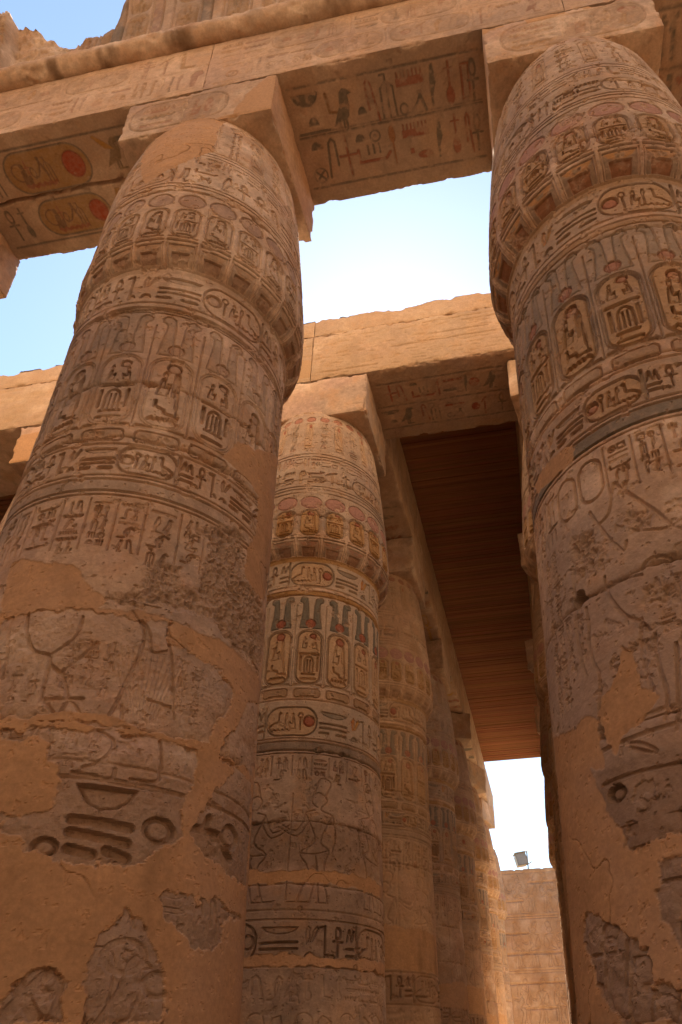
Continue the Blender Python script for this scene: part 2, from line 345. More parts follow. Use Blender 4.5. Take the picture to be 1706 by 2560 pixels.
def attr_material(name, rough=.92, bump=.5, fine=.012):
    m = bpy.data.materials.new(name); m.use_nodes = True; n = m.node_tree.nodes; l = m.node_tree.links
    b = n['Principled BSDF']; b.inputs['Roughness'].default_value = rough; b.inputs['Specular IOR Level'].default_value = .12
    at = n.new('ShaderNodeAttribute'); at.attribute_name = 'col'
    tc = n.new('ShaderNodeTexCoord')
    n1 = n.new('ShaderNodeTexNoise'); n1.inputs['Scale'].default_value = 28; n1.inputs['Detail'].default_value = 6; n1.inputs['Roughness'].default_value = .7
    l.new(tc.outputs['Object'], n1.inputs['Vector'])
    mr = n.new('ShaderNodeMapRange'); mr.inputs[1].default_value = .25; mr.inputs[2].default_value = .75; mr.inputs[3].default_value = .76; mr.inputs[4].default_value = 1.22
    l.new(n1.outputs['Fac'], mr.inputs[0])
    mx = n.new('ShaderNodeMix'); mx.data_type = 'RGBA'; mx.blend_type = 'MULTIPLY'; mx.inputs['Factor'].default_value = .8
    l.new(at.outputs['Color'], mx.inputs['A']); l.new(mr.outputs[0], mx.inputs['B']); l.new(mx.outputs['Result'], b.inputs['Base Color'])
    n2 = n.new('ShaderNodeTexNoise'); n2.inputs['Scale'].default_value = 60; n2.inputs['Detail'].default_value = 5; n2.inputs['Roughness'].default_value = .65
    l.new(tc.outputs['Object'], n2.inputs['Vector'])
    mu = n.new('ShaderNodeMath'); mu.operation = 'MULTIPLY'; l.new(at.outputs['Alpha'], mu.inputs[0]); mu.inputs[1].default_value = bump
    bp = n.new('ShaderNodeBump'); bp.inputs['Distance'].default_value = fine
    l.new(mu.outputs[0], bp.inputs['Strength']); l.new(n2.outputs['Fac'], bp.inputs['Height']); l.new(bp.outputs['Normal'], b.inputs['Normal'])
    return m
STONE = attr_material('carved_sandstone')

# ------------------------------------------------------------------ traced wear: (angle, height) on the two near columns
L_POLY = {'P1': [(256.6, 4.92), (254.7, 5.21), (254.0, 5.45), (258.3, 5.45), (280.0, 5.32), (287.0, 5.14), (294.6, 5.01), (295.9, 4.93), (292.0, 4.89), (284.1, 4.9), (273.1, 4.88), (264.7, 4.88)], 'P3': [(327.3, 6.97), (335.3, 7.33), (347.3, 7.44), (22.0, 8.06), (21.7, 7.23), (22.0, 6.62), (11.1, 5.82), (354.8, 5.73), (347.1, 5.81), (348.7, 6.1), (353.8, 6.46), (353.0, 6.87), (341.9, 6.93)], 'P4': [(238.0, 12.85), (247.0, 12.9), (250.0, 13.51), (297.2, 13.3), (294.0, 12.74), (295.2, 12.01), (277.4, 11.44), (262.8, 11.16)], 'rough': [(298.5, 4.96), (294.4, 5.03), (301.8, 5.1), (305.0, 5.28), (305.6, 5.42), (310.5, 5.52), (317.3, 5.48), (319.2, 5.31), (324.4, 5.34), (326.3, 5.67), (327.1, 5.88), (320.8, 5.96), (329.9, 6.13), (339.0, 6.21), (346.4, 6.2), (344.5, 5.98), (348.9, 5.79), (5.7, 5.71), (21.8, 5.5), (12.7, 5.04), (354.1, 4.99), (342.2, 5.0), (333.5, 5.1), (324.0, 5.08), (315.8, 5.05), (306.2, 5.0)], 'S1': [(256.6, 4.92), (264.9, 4.87), (273.1, 4.88), (284.2, 4.89), (292.1, 4.88), (297.8, 4.87), (306.3, 4.87), (307.7, 4.88), (317.5, 4.9), (317.8, 4.73), (325.5, 4.69), (333.8, 4.69), (342.9, 4.64), (348.7, 4.55), (348.3, 4.4), (340.8, 4.21), (337.8, 4.0), (334.2, 3.96), (316.9, 3.93), (300.8, 3.89), (288.2, 3.91), (280.1, 3.94), (271.3, 3.94)], 'S2': [(272.4, 3.85), (279.5, 3.82), (281.7, 3.85), (288.2, 3.84), (301.0, 3.87), (310.4, 3.89), (317.3, 3.88), (328.6, 3.88), (333.7, 3.9), (335.0, 3.75), (334.1, 3.74), (332.1, 3.57), (330.3, 3.46), (330.4, 3.31), (331.8, 3.2), (328.5, 3.12), (324.1, 3.04), (320.1, 2.95), (316.1, 2.9), (308.4, 2.91), (297.9, 2.91), (290.1, 2.99), (287.0, 3.07), (281.5, 3.1), (280.2, 3.22), (286.7, 3.21), (291.7, 3.22), (293.0, 3.27), (294.2, 3.39), (292.4, 3.55), (292.7, 3.55), (290.1, 3.64), (288.4, 3.75), (284.8, 3.8), (280.1, 3.77), (273.1, 3.79)], 'S3': [(343.6, 3.9), (344.8, 4.1), (356.5, 4.36), (359.1, 4.58), (15.4, 4.74), (21.6, 4.15), (12.0, 4.07), (15.6, 3.03), (354.4, 3.03), (348.9, 3.08), (340.0, 3.13), (335.4, 3.24), (335.5, 3.29), (340.8, 3.49), (344.0, 3.66), (353.1, 3.86)], 'S4': [(326.3, 2.75), (329.0, 2.81), (337.6, 2.79), (342.2, 2.77), (349.3, 2.82), (357.5, 2.8), (8.4, 2.77), (355.2, 2.7), (353.4, 2.55), (349.1, 2.47), (340.4, 2.46), (337.6, 2.51), (334.9, 2.56), (328.8, 2.62)], 'S5': [(317.8, 2.64), (322.5, 2.58), (325.8, 2.45), (330.8, 2.29), (332.3, 2.2), (332.1, 1.98), (312.2, 1.96), (311.3, 2.17), (311.4, 2.3), (311.7, 2.4), (313.1, 2.51)], 'S6': [(292.5, 2.09), (296.0, 2.18), (298.2, 2.25), (302.0, 2.26), (305.2, 2.24), (307.8, 1.96), (293.9, 1.96)]}
L_LINE = {'kilt': [(306.2, 4.89), (309.1, 4.74), (308.7, 4.54), (306.6, 4.33), (304.5, 4.08), (302.4, 3.93)], 'kilt2': [(317.3, 4.93), (317.0, 4.8), (319.8, 4.54), (323.4, 4.08)], 'apron': [(307.7, 4.88), (310.8, 4.75), (312.5, 4.6), (318.3, 4.65)], 'stem': [(268.8, 4.9), (271.4, 4.66), (275.9, 4.5), (281.4, 4.45), (282.0, 4.26), (282.6, 4.08)], 'arm': [(263.3, 4.86), (264.1, 4.69), (266.0, 4.52), (267.2, 4.29)], 'fl1': [(281.9, 4.47), (285.3, 4.55), (288.4, 4.66), (288.4, 4.82)], 'fl2': [(286.3, 4.31), (289.4, 4.4), (292.5, 4.51), (294.5, 4.59)], 'fl3': [(282.2, 4.38), (287.3, 4.27), (289.7, 4.09), (283.3, 4.08)], 'b1': [(282.6, 4.08), (294.7, 4.1)], 'b2': [(283.4, 3.94), (296.5, 3.96)], 'b3': [(306.4, 4.09), (307.3, 3.96)], 'b4': [(313.9, 4.18), (322.1, 4.16)], 'b5': [(284.1, 4.06), (288.3, 3.96), (291.1, 4.07), (295.1, 3.97)], 'foot': [(301.0, 3.87), (305.9, 3.8), (305.7, 3.7), (302.9, 3.62), (299.1, 3.57)], 'foot2': [(320.1, 3.87), (321.8, 3.66)], 'foot3': [(308.0, 3.59), (307.4, 3.51), (301.9, 3.52), (296.5, 3.53)], 'foot4': [(321.5, 3.66), (320.8, 3.55), (312.9, 3.53)], 'base': [(293.3, 3.49), (302.2, 3.49), (313.3, 3.48), (330.1, 3.49)]}
L_DEEP = {'l1': [(299.3, 3.2), (315.4, 3.18)], 'l2': [(299.5, 3.11), (315.1, 3.07)], 'l3': [(299.9, 3.0), (306.2, 2.97)], 'l4': [(310.0, 3.01), (315.6, 2.97)], 'n1': [(341.9, 3.39), (340.8, 3.32), (344.9, 3.24)], 'n2': [(347.6, 3.26), (351.9, 3.18), (355.1, 3.15)], 'n3': [(336.4, 3.29), (342.0, 3.29), (347.5, 3.29)]}
L_FILL = {'basket': [(298.6, 3.45), (307.2, 3.45), (315.8, 3.45), (314.1, 3.36), (310.8, 3.3), (306.1, 3.28), (302.3, 3.32), (300.0, 3.39)]}
L_RING = {'ball': [(324.1, 3.2)], 'ring': [(293.8, 3.0)], 'r3': [(319.5, 2.35)], 'r4': [(330.0, 2.2)], 'r5': [(353.8, 3.32)], 'r6': [(300.5, 2.21)]}
R_POLY = {'Q1': [(231.3, 4.19), (233.8, 4.11), (235.0, 3.99), (235.8, 3.82), (239.5, 3.71), (236.3, 3.63), (232.5, 3.56), (226.4, 3.52), (223.8, 3.44), (220.2, 3.58), (219.3, 3.75), (220.7, 3.87), (226.3, 3.93), (230.3, 4.04)], 'Q2': [(179.2, 3.97), (205.1, 3.79), (214.2, 3.8), (218.6, 3.72), (218.3, 3.56), (218.7, 3.38), (212.7, 3.43), (216.1, 3.18), (217.9, 3.06), (222.4, 2.92), (222.2, 2.78), (224.7, 2.74), (230.6, 2.74), (237.9, 2.73), (230.7, 1.85), (179.0, 1.93), (179.0, 2.68), (178.9, 3.39), (178.9, 3.74)], 'Q3': [(195.2, 6.36), (201.8, 6.38), (217.4, 6.32), (224.6, 6.27), (225.2, 6.19), (223.2, 6.08), (209.7, 6.14), (196.8, 6.22)], 'T1': [(231.5, 2.69), (237.6, 2.69), (233.9, 2.23), (232.8, 2.29), (230.2, 2.38), (230.2, 2.49)], 'T2': [(200.1, 2.55), (207.3, 2.48), (213.7, 2.41), (218.0, 2.35), (221.3, 2.3), (224.1, 2.22), (224.8, 2.16), (223.6, 2.04), (227.5, 2.04), (232.1, 2.01), (230.7, 1.85), (214.1, 1.88), (209.0, 1.98), (203.3, 2.12), (202.8, 2.27), (198.0, 2.37)], 'rough1': [(218.0, 5.35), (228.0, 5.25), (230.3, 5.07), (232.6, 4.91), (226.2, 4.88), (218.1, 4.89), (216.0, 5.09)], 'rough2': [(239.3, 5.29), (248.1, 5.18), (247.2, 5.06), (242.2, 5.06), (239.2, 5.16)], 'rough3': [(241.2, 4.54), (252.8, 4.54), (251.1, 4.33), (240.9, 4.41)], 'dark': [(221.4, 3.28), (232.0, 3.25), (242.1, 3.24), (238.7, 2.82), (230.7, 2.83), (222.3, 2.8), (222.2, 2.97), (218.4, 3.11)]}
R_LINE = {'a': [(220.1, 4.64), (220.5, 4.48), (219.4, 4.35), (220.4, 4.15), (221.9, 4.03), (219.3, 3.75), (219.0, 3.65), (220.1, 3.56)], 'b': [(216.0, 5.09), (216.0, 4.92), (215.0, 4.71), (214.4, 4.41), (215.2, 4.21), (216.5, 4.09)], 'c': [(229.2, 4.8), (229.7, 4.63), (233.8, 4.41), (238.1, 4.31), (240.7, 4.21)], 'd': [(241.9, 4.72), (244.3, 4.77), (248.4, 4.77), (254.1, 4.69)], 'e': [(238.9, 4.32), (237.5, 4.14), (237.4, 3.94), (238.5, 3.75)], 'f': [(216.0, 4.76), (227.6, 4.69), (235.1, 4.7), (241.5, 4.67)], 'g': [(235.0, 5.03), (237.5, 4.93), (238.9, 5.01)], 'h': [(238.3, 5.6), (243.9, 5.39), (250.1, 5.16), (253.5, 5.0), (256.3, 4.95)], 'i': [(238.3, 5.6), (234.9, 5.35), (230.0, 5.29)], 'j': [(227.4, 5.46), (230.0, 5.29), (235.5, 4.98)], 'k': [(241.8, 4.17), (241.2, 3.94), (242.0, 3.72), (240.1, 3.55)], 'l': [(228.7, 3.44), (233.0, 3.38), (236.1, 3.36), (232.2, 3.44), (227.5, 3.48)], 'm': [(243.7, 5.06), (249.5, 5.0), (253.5, 4.99), (256.9, 5.03)], 'n': [(247.1, 4.05), (245.2, 3.74), (242.6, 3.46)], 'o': [(217.0, 3.27), (225.2, 3.27), (232.1, 3.26), (242.1, 3.24)], 'p': [(222.3, 2.8), (228.7, 2.81), (238.6, 2.81)], 'q': [(231.8, 2.58), (236.8, 2.58)], 'r': [(202.8, 2.27), (215.7, 2.25)], 's': [(210.1, 2.27), (209.0, 2.14)], 't': [(218.4, 2.3), (216.6, 2.07)], 'u': [(203.5, 2.2), (202.6, 2.12), (207.1, 2.09)], 'v': [(225.0, 2.03), (223.8, 1.96), (222.4, 1.86)]}
R_RING = {'hole': [(217.4, 4.76)], 'ball': [(221.8, 3.18)], 'c1': [(212.0, 2.37)], 'c2': [(211.3, 2.29)]}


# ------------------------------------------------------------------ papyrus columns
PZ = [13.6, 13.3, 12.9, 12.2, 11.4, 10.6, 10.0, 9.80, 9.66, 9.56, 9.47, 9.3, 8.4, 7.2, 6, 5, 4, 3, 2, 1, .75, .45, 0]
PR = [1.00, 1.03, 1.15, 1.25, 1.335, 1.405, 1.448, 1.44, 1.405, 1.345, 1.25, 1.245, 1.255, 1.275, 1.295, 1.32, 1.35, 1.38, 1.42, 1.45, 1.44, 1.36, 1.34]
RREF = 1.30
NECK = 9.50
def unwrap(pts, tc): return [(((a-tc+180) % 360)-180, z) for a, z in pts]
def band_paint(r, z0, z1, col, pa):
    a, b = np.searchsorted(r.Z, [z0, z1]); r.put((slice(a, b), slice(None)), np.ones((b-a, len(r.S))), None, col, pa)
def build_column(tag, tc, da, dz, seed, st):
    rng = random.Random(seed)
    fine = np.arange(-108, 108.01, da); coarse = np.arange(111, 249, 3.0)
    th = np.concatenate([fine, coarse])                       # degrees from the side that faces the view
    th = np.where(th > 180, th-360, th); th = np.sort(th)
    zz = np.arange(0, 13.36, dz)
    S = np.radians(th)*RREF
    r = Relief(S, zz); r.wide = st.get('wide', 1.3)
    k = math.radians(1)*RREF                                  # metres per degree
    ph = lambda p, step: [((p-tc+step/2) % step)-step/2+step*i for i in range(-int(180/step), int(180/step)+1)]
    cd = st['cd']; pa = st['paint']; bgw = st['white']
    ring = lambda z, w_=.014, d=None: r.stroke([(-4.2, z), (4.2, z)], w_, depth=d or cd*.5)
    pal = [BLU, BLU, RED, OCH, None, None]
    # ---- capital
    cc = cd*.75
    if bgw: band_paint(r, 9.95, 13.3, WHT, bgw*.55)
    pt_ = st.get('ptop', 15)
    for a in ph(st['pc'], pt_):
        x = a*k; wx = pt_*k*.86
        r.ell(x, 13.04, wx*.40, .10, depth=cc*.5, col=RED, pa=pa*st.get('discs', .9), bulge=.8)
        if (int(round(a/pt_)) % 2): vcart(r, x, wx*.62, 12.05, 12.88, 0, dict(cd=cc*.5, paint=pa, ochre=.5))
        else: text_col(r, x-wx*.34, x+wx*.34, 12.02, 12.88, rng, pal, pa*.6, cc*.45)
    pp_ = st.get('pper', 15)
    for a in ph(st['pc'], pp_):
        x = a*k; wx = pp_*k
        r.ell(x, 10.61, wx*.44, .155, depth=cc*.55, col=PNK, pa=min(1, pa*1.0+.2), bulge=.85)
        vcart(r, x, wx*.74, 9.83, 10.41, int(round(a/pp_)) % 2, dict(cd=cc*1.05, paint=pa, ochre=.8))
        # hanging leaves at the foot of the bud: ribs between painted cells
        rm = st['rim']
        r.poly([(x-wx*.40, 9.50), (x+wx*.40, 9.50), (x+wx*.40, 9.73), (x-wx*.40, 9.73)], depth=.02, col=(.27, .19, .12), pa=rm*.45, bulge=.15)
        r.poly([(x-wx*.25, 9.50), (x+wx*.25, 9.50), (x+wx*.28, 9.635), (x-wx*.28, 9.635)], depth=.042, col=(.30, .12, .05), pa=rm*.85, bulge=0)
        r.poly([(x-wx*.38, 9.72), (x+wx*.38, 9.72), (x+wx*.27, 9.66), (x+wx*.1, 9.635), (x-wx*.1, 9.635), (x-wx*.27, 9.66)], depth=.0, col=(.50, .25, .085) if pa < .9 else (.38, .14, .07), pa=rm*.85, bulge=0)
        r.poly([(x-wx*.12, 9.70), (x+wx*.12, 9.70), (x+wx*.09, 9.65), (x-wx*.09, 9.65)], depth=.0, col=BLU, pa=rm*.7, bulge=0)
        r.stroke([(x+wx*.44, 9.74), (x+wx*.44, 9.5)], .012, depth=.02); r.stroke([(x-wx*.44, 9.74), (x-wx*.44, 9.5)], .012, depth=.02)
        r.stroke([(x-wx*.43, 9.78), (x+wx*.43, 9.78)], .02, depth=.026, col=BLU, pa=rm*.5)
    for z in (11.92, 11.84, 11.02, 10.95): ring(z, .013)
    text_row(r, -4.1, 4.1, 11.06, 11.48, rng, pal, pa*.5, cc*.85, cart=.12); ring(10.86, .013)
    text_row(r, -4.1, 4.1, 11.55, 11.82, rng, pal, pa*.5, cc*.5)
    # ---- shaft
    for z in (8.87, 8.79, 8.70, 6.98, 6.74): ring(z, .014)
    band_paint(r, 9.40, 9.49, OCH, st['ochreband']); band_paint(r, 8.71, 8.80, OCH, st['ochreband'])
    if bgw: band_paint(r, 8.88, 9.40, WHT, bgw); band_paint(r, 6.95, 8.69, WHT, bgw); band_paint(r, 6.12, 6.72, WHT, bgw*.9)
    text_seq(r, unwrap([(st['seq'], 0)], tc)[0][0]*k, 8.89, 9.39, rng, st, cd*.75, st.get('rev', False))
    kk = 0
    for a in ph(st['ps'], 22.5):
        x = a*k; wx = 22.5*k; kd = (int(round((a+tc-st['ps'])/22.5))+st.get('alt', 0)) % 2
        plumes(r, x, wx, 8.04, 8.66, st)
        vcart(r, x, wx*.76, 7.0, 7.99, kd, st)
        r.stroke([(x+wx*.5, 7.0), (x+wx*.5, 8.5)], .012, depth=cd*.4)
        r.rrect(x-wx*.4, x+wx*.4, 6.78, 6.93, .05, .016, depth=cd*.5, fill=OCH, fpa=pa*.5)
        r.stroke([(x-wx*.2, 6.8), (x+wx*.2, 6.8)], .02, depth=cd*.5)
    t2a, t2b = st['t2']
    text_seq(r, unwrap([(st['seq']+st.get('seq2', 0), 0)], tc)[0][0]*k, t2a, t2b, rng, st, cd*.8, st.get('rev', False))
    for z in (t2a-.03, t2a-.08, t2a-.22, t2a-.27): ring(z, .014)
    band_paint(r, t2a-.22, t2a-.08, BLU, st['greyband'])
    # ---- scene register
    z1 = t2a-.32; z0 = 5.5
    x = -4.1; 
    while x < 4.0:
        wd = rng.choice([.24, .3, .26, .22, .28, .24, .3, .55 if st.get('loops', True) else .2])
        if wd > .5:
            for q in range(2): r.rrect(x+.02+q*.27, x+.24+q*.27, z0+.05, z1-.04, .12, .022, depth=cd*.6)
        else:
            text_col(r, x+.02, x+wd-.02, z0+.02, z1-.02, rng, [RED, OCH, None, None], pa*.5, cd*.5)
            r.stroke([(x, z0), (x, z1)], .012, depth=cd*.4)
        x += wd
    if st['figures']:
        x = -4.0
        while x < 3.9:
            figure(r, x, 3.72, rng.uniform(1.45, 1.7), .022, flip=rng.random() < .5, rng=rng); x += rng.uniform(.75, 1.0)
            text_col(r, x-.3, x-.1, 4.4, 5.4, rng, None, 0, .012)
    for a, d in st.get('lines', []): r.stroke(smooth([(u*k, z) for u, z in unwrap(a, tc)]), .018, depth=d)
    for (u0, u1, z0_, z1_) in st.get('smalltext', []):
        (a0, _), (a1, _) = unwrap([(u0, 0), (u1, 0)], tc); x = a0*k
        while x < a1*k: text_col(r, x, x+.11, z0_, z1_, rng, None, 0, .016); x += .13
    for (u0, u1, z0_, z1_, n_) in st.get('pleats', []):
        (a0, _), (a1, _) = unwrap([(u0, 0), (u1, 0)], tc)
        for q in range(n_): x = (a0+(a1-a0)*q/n_)*k; r.stroke([(x, z0_), (x+.03*(q-n_/2), z1_)], .009, depth=.007)
    ring(3.62, .02, .015); ring(3.5, .02, .02)
    if st['bigtext']:
        text_seq(r, -1.2, 2.97, 3.47, rng, dict(paint=0), .055, True); ring(2.93, .02, .02)
    text_row(r, -4.1, 4.1, 2.5, 2.85, rng, None, 0, .014)
    x = -4
    while x < 4:
        glyph(r, rng.choice(['bird', 'seated', 'cobra', 'leaf', 'wheel']), x, 2.1, .4, .55, depth=.02); r.rrect(x+.25, x+.45, 1.9, 2.4, .1, .014, depth=.014); x += .55
    for z in np.arange(.9, 1.8, .11): ring(z, .012, .008)
    for pts in st.get('deep', []): r.stroke([(u*k, z) for u, z in unwrap(pts, tc)], .05, depth=.055)
    for pts in st.get('fills', []): r.poly([(u*k, z) for u, z in unwrap(pts, tc)], depth=.07, bulge=.35)
    for (pt, rad, dep) in st.get('rings', []):
        (u, z), = unwrap([pt], tc); r.ell(u*k, z, rad, rad*.8, depth=dep, bulge=.6)
        r.ring(u*k, z, rad, rad*.8, rad*.35, depth=dep*1.1)
    for (pt, rad, dep) in st.get('holes', []):
        (u, z), = unwrap([pt], tc); r.ell(u*k, z, rad, rad, depth=dep, bulge=0)

    # ---- geometry with weathering
    rad = np.interp(zz, PZ[::-1], PR[::-1])
    A = np.radians(th+tc)
    ct, snt = np.cos(A)[None, :], np.sin(A)[None, :]
    P = np.stack([rad[:, None]*ct, rad[:, None]*snt, np.repeat(zz[:, None], len(th), 1)], -1)
    PS = P+np.array((seed*3.1, seed*1.7, 0))
    SS, ZZ = np.meshgrid(S, zz)
    nbig = fbm(PS, .55, seed, 4); nmid = fbm(PS, .14, seed+3, 4); nfin = fbm(PS, .045, seed+7, 3); nedge = fbm(PS, .11, seed+11, 4)
    wear = sst(st['wear'], st['wear']+.35, nbig*.7+nmid*.35)
    rim = (sst(9.46, 9.52, ZZ)*(1-sst(9.88, 9.95, ZZ)))
    carve = r.H*(1-.8*wear)*(1-rim*.5*sst(.15, .55, nbig+.5*nmid))
    pwear = np.clip(1-sst(-.25, .4, nmid+.5*nfin+.35*nbig-st.get('pkeep', .1)), 0, 1)
    PA = r.PA*(.35+.65*pwear)
    strat = fbm(PS, .05, seed+60, 3, sx=(.12, .12, 1))
    H = carve+.006*nbig+.004*nmid+.0032*nfin+.002*strat
    H = H-.014*sst(.30, .5, nmid+.3*nfin)-.010*sst(.42, .55, nfin)-.012*wear*np.abs(nmid)
    H = H-rim*(.02*np.clip(nmid+.35*nbig-.1, 0, 1)+.012*np.abs(nbig))
    alpha = np.full(H.shape, .8)
    # drum joints
    for zj in st['joints']:
        zl = zj+.012*np.interp(SS, np.linspace(-4.2, 4.2, 43), [rng.uniform(-1, 1) for _ in range(43)])
        H = H-.028*np.exp(-np.abs(ZZ-zl)/.011)-.05*np.exp(-np.abs(ZZ-zl)/.035)*np.clip(nmid*2.0+.3*nbig, 0, 1)+rng.uniform(-.004, .004)*(ZZ > zl)
    col = stone_colour(PS, seed, st.get('warm', 0))
    if 'lowtint' in st:
        zt_, lc, la = st['lowtint']; g = (sst(zt_+.03, zt_-.03, ZZ+.03*nmid)*la*(.85+.5*nbig))[..., None]; col = col*(1-g)+np.array(lc)*g
    if 'grime' in st:
        for (g0, g1, ga) in st['grime']:
            g = sst(g0-.1, g0+.05, ZZ+.09*nmid)*(1-sst(g1-.02, g1+.12, ZZ+.12*nbig))*ga*(.7+.3*nfin)
            col = col*(1-g[..., None])+np.array((.16, .09, .045))*g[..., None]
    # rough broken stone
    for pts in st.get('rough', []):
        pp = [(u*k, z) for u, z in unwrap(pts, tc)]
        d = r.polyd(SS, ZZ, pp)+.05*nedge
        m = sst(.03, -.05, d+.03*nfin)
        peck = np.abs(fbm(PS, .07, seed+21, 3, sx=(1, 1, .8))); pk2 = fbm(PS, .028, seed+22, 2)
        H = H*(1-m)+m*(-.012-.05*peck+.014*pk2+.035*nmid)
        PA = PA*(1-m); alpha = alpha*(1-m)+m*1.0
        col = col*(1-m[..., None])+m[..., None]*(np.array((.40, .28, .185))*(1.08-.35*peck[..., None]+.15*pk2[..., None]))
    # modern plaster
    m = np.zeros(H.shape)
    if 'plaster_below' in st:
        d = ZZ-(st['plaster_below']+.03*nbig); pl = sst(.012, -.012, d+.05*nedge)
        keep = np.full(H.shape, 9.0)
        for pts in st['stones']:
            keep = np.minimum(keep, r.polyd(SS, ZZ, [(u*k, z) for u, z in unwrap(pts, tc)]))
        keep = keep+.04*nedge+.03*nfin+.02*nmid
        m = np.maximum(m, pl*sst(-.006, .012, keep))
        edge = np.exp(-np.abs(np.minimum(keep, 0))/.05)*(keep < .02)*(ZZ < st['plaster_below']+.1)
        H = H-.03*edge*(.6+nmid)
        inside = (keep < 0)*sst(.05, -.05, d)
        H = H+inside*(.010*nmid+.008*nfin)
        dk = (inside*(.25+.45*sst(4.0, 3.3, ZZ)))[..., None]; col = col*(1-dk)+dk*np.array((.33, .225, .15))*(1+.2*nmid[..., None])
    for pts in st.get('plaster', []):
        d = r.polyd(SS, ZZ, [(u*k, z) for u, z in unwrap(pts, tc)])+.04*nedge+.012*nfin
        pm = sst(.008, -.008, d)
        if 'plaster_below' in st: pm = pm*sst(-.006, .012, keep)
        m = np.maximum(m, pm)
    for (zb, zt2, am) in st.get('plaster_strips', []):
        cz = (zb+zt2)/2; d = np.abs(ZZ-cz-.06*nbig)-(zt2-zb)/2-am*nbig-.05*nedge
        m = np.maximum(m, sst(.01, -.01, d))
    m = m*st.get('plaster_amt', 1)
    ph_ = -.004+.006*nbig+.0025*nmid+.0014*nfin-.006*sst(.35, .5, nfin)+st.get('plaster_up', 0)*.006
    H = H*(1-m)+m*ph_
    blot = fbm(PS, .8, seed+40, 4)
    pcol = PLASTER*(1+.20*blot[..., None]+.10*nfin[..., None]+.10*nmid[..., None])
    pcol = pcol+(np.array((.47, .30, .18))-pcol)*sst(.0, .5, blot)[..., None]*.6
    pcol = pcol*(1-.28*sst(.2, .6, fbm(PS, .5, seed+44, 4, sx=(1, 1, .25)))[..., None])
    cn = fbm(PS, .9, seed+71, 4); crk = np.exp(-(cn/.008)**2)*sst(.05, .3, fbm(PS, .7, seed+72, 2))*m
    tro = fbm(PS, .22, seed+73, 3, sx=(1, 1, 3.5))
    H = H-.012*crk+m*.002*tro; pcol = pcol*(1-.35*crk[..., None])*(1+.08*tro[..., None])
    PA = PA*(1-m)
    col = col*(1-PA[..., None])+np.where(r.PA[..., None] > 0, r.PC, 0)*PA[..., None]*(1+.12*nfin[..., None])
    col = col*(1-m[..., None])+pcol*m[..., None]
    alpha = alpha*(1-m)+.22*m
    if 'worn_side' in st:                                        # bud rubbed down on one side
        wa, wd_ = st['worn_side']; dth = np.abs(((th+tc-wa+180) % 360)-180)
        H = H-wd_*np.exp(-(dth/55.)**2)[None, :]*(sst(9.5, 9.75, zz)*(1-sst(10.2, 12.0, zz)))[:, None]
    rr = rad[:, None]+H
    V = np.stack([rr*ct, rr*snt, P[..., 2]], -1)
    RGBA = np.concatenate([np.clip(col, .02, .9), alpha[..., None]], -1)
    ns = len(th); i = int(np.searchsorted(zz, NECK))
    out = []
    for a, b in ((0, i+1), (i, len(zz))):
        out.append(mesh_from(tag, V[a:b].reshape(-1, 3), grid_faces(b-a, ns, True), RGBA[a:b].reshape(-1, 4), dz > .012))
    return out

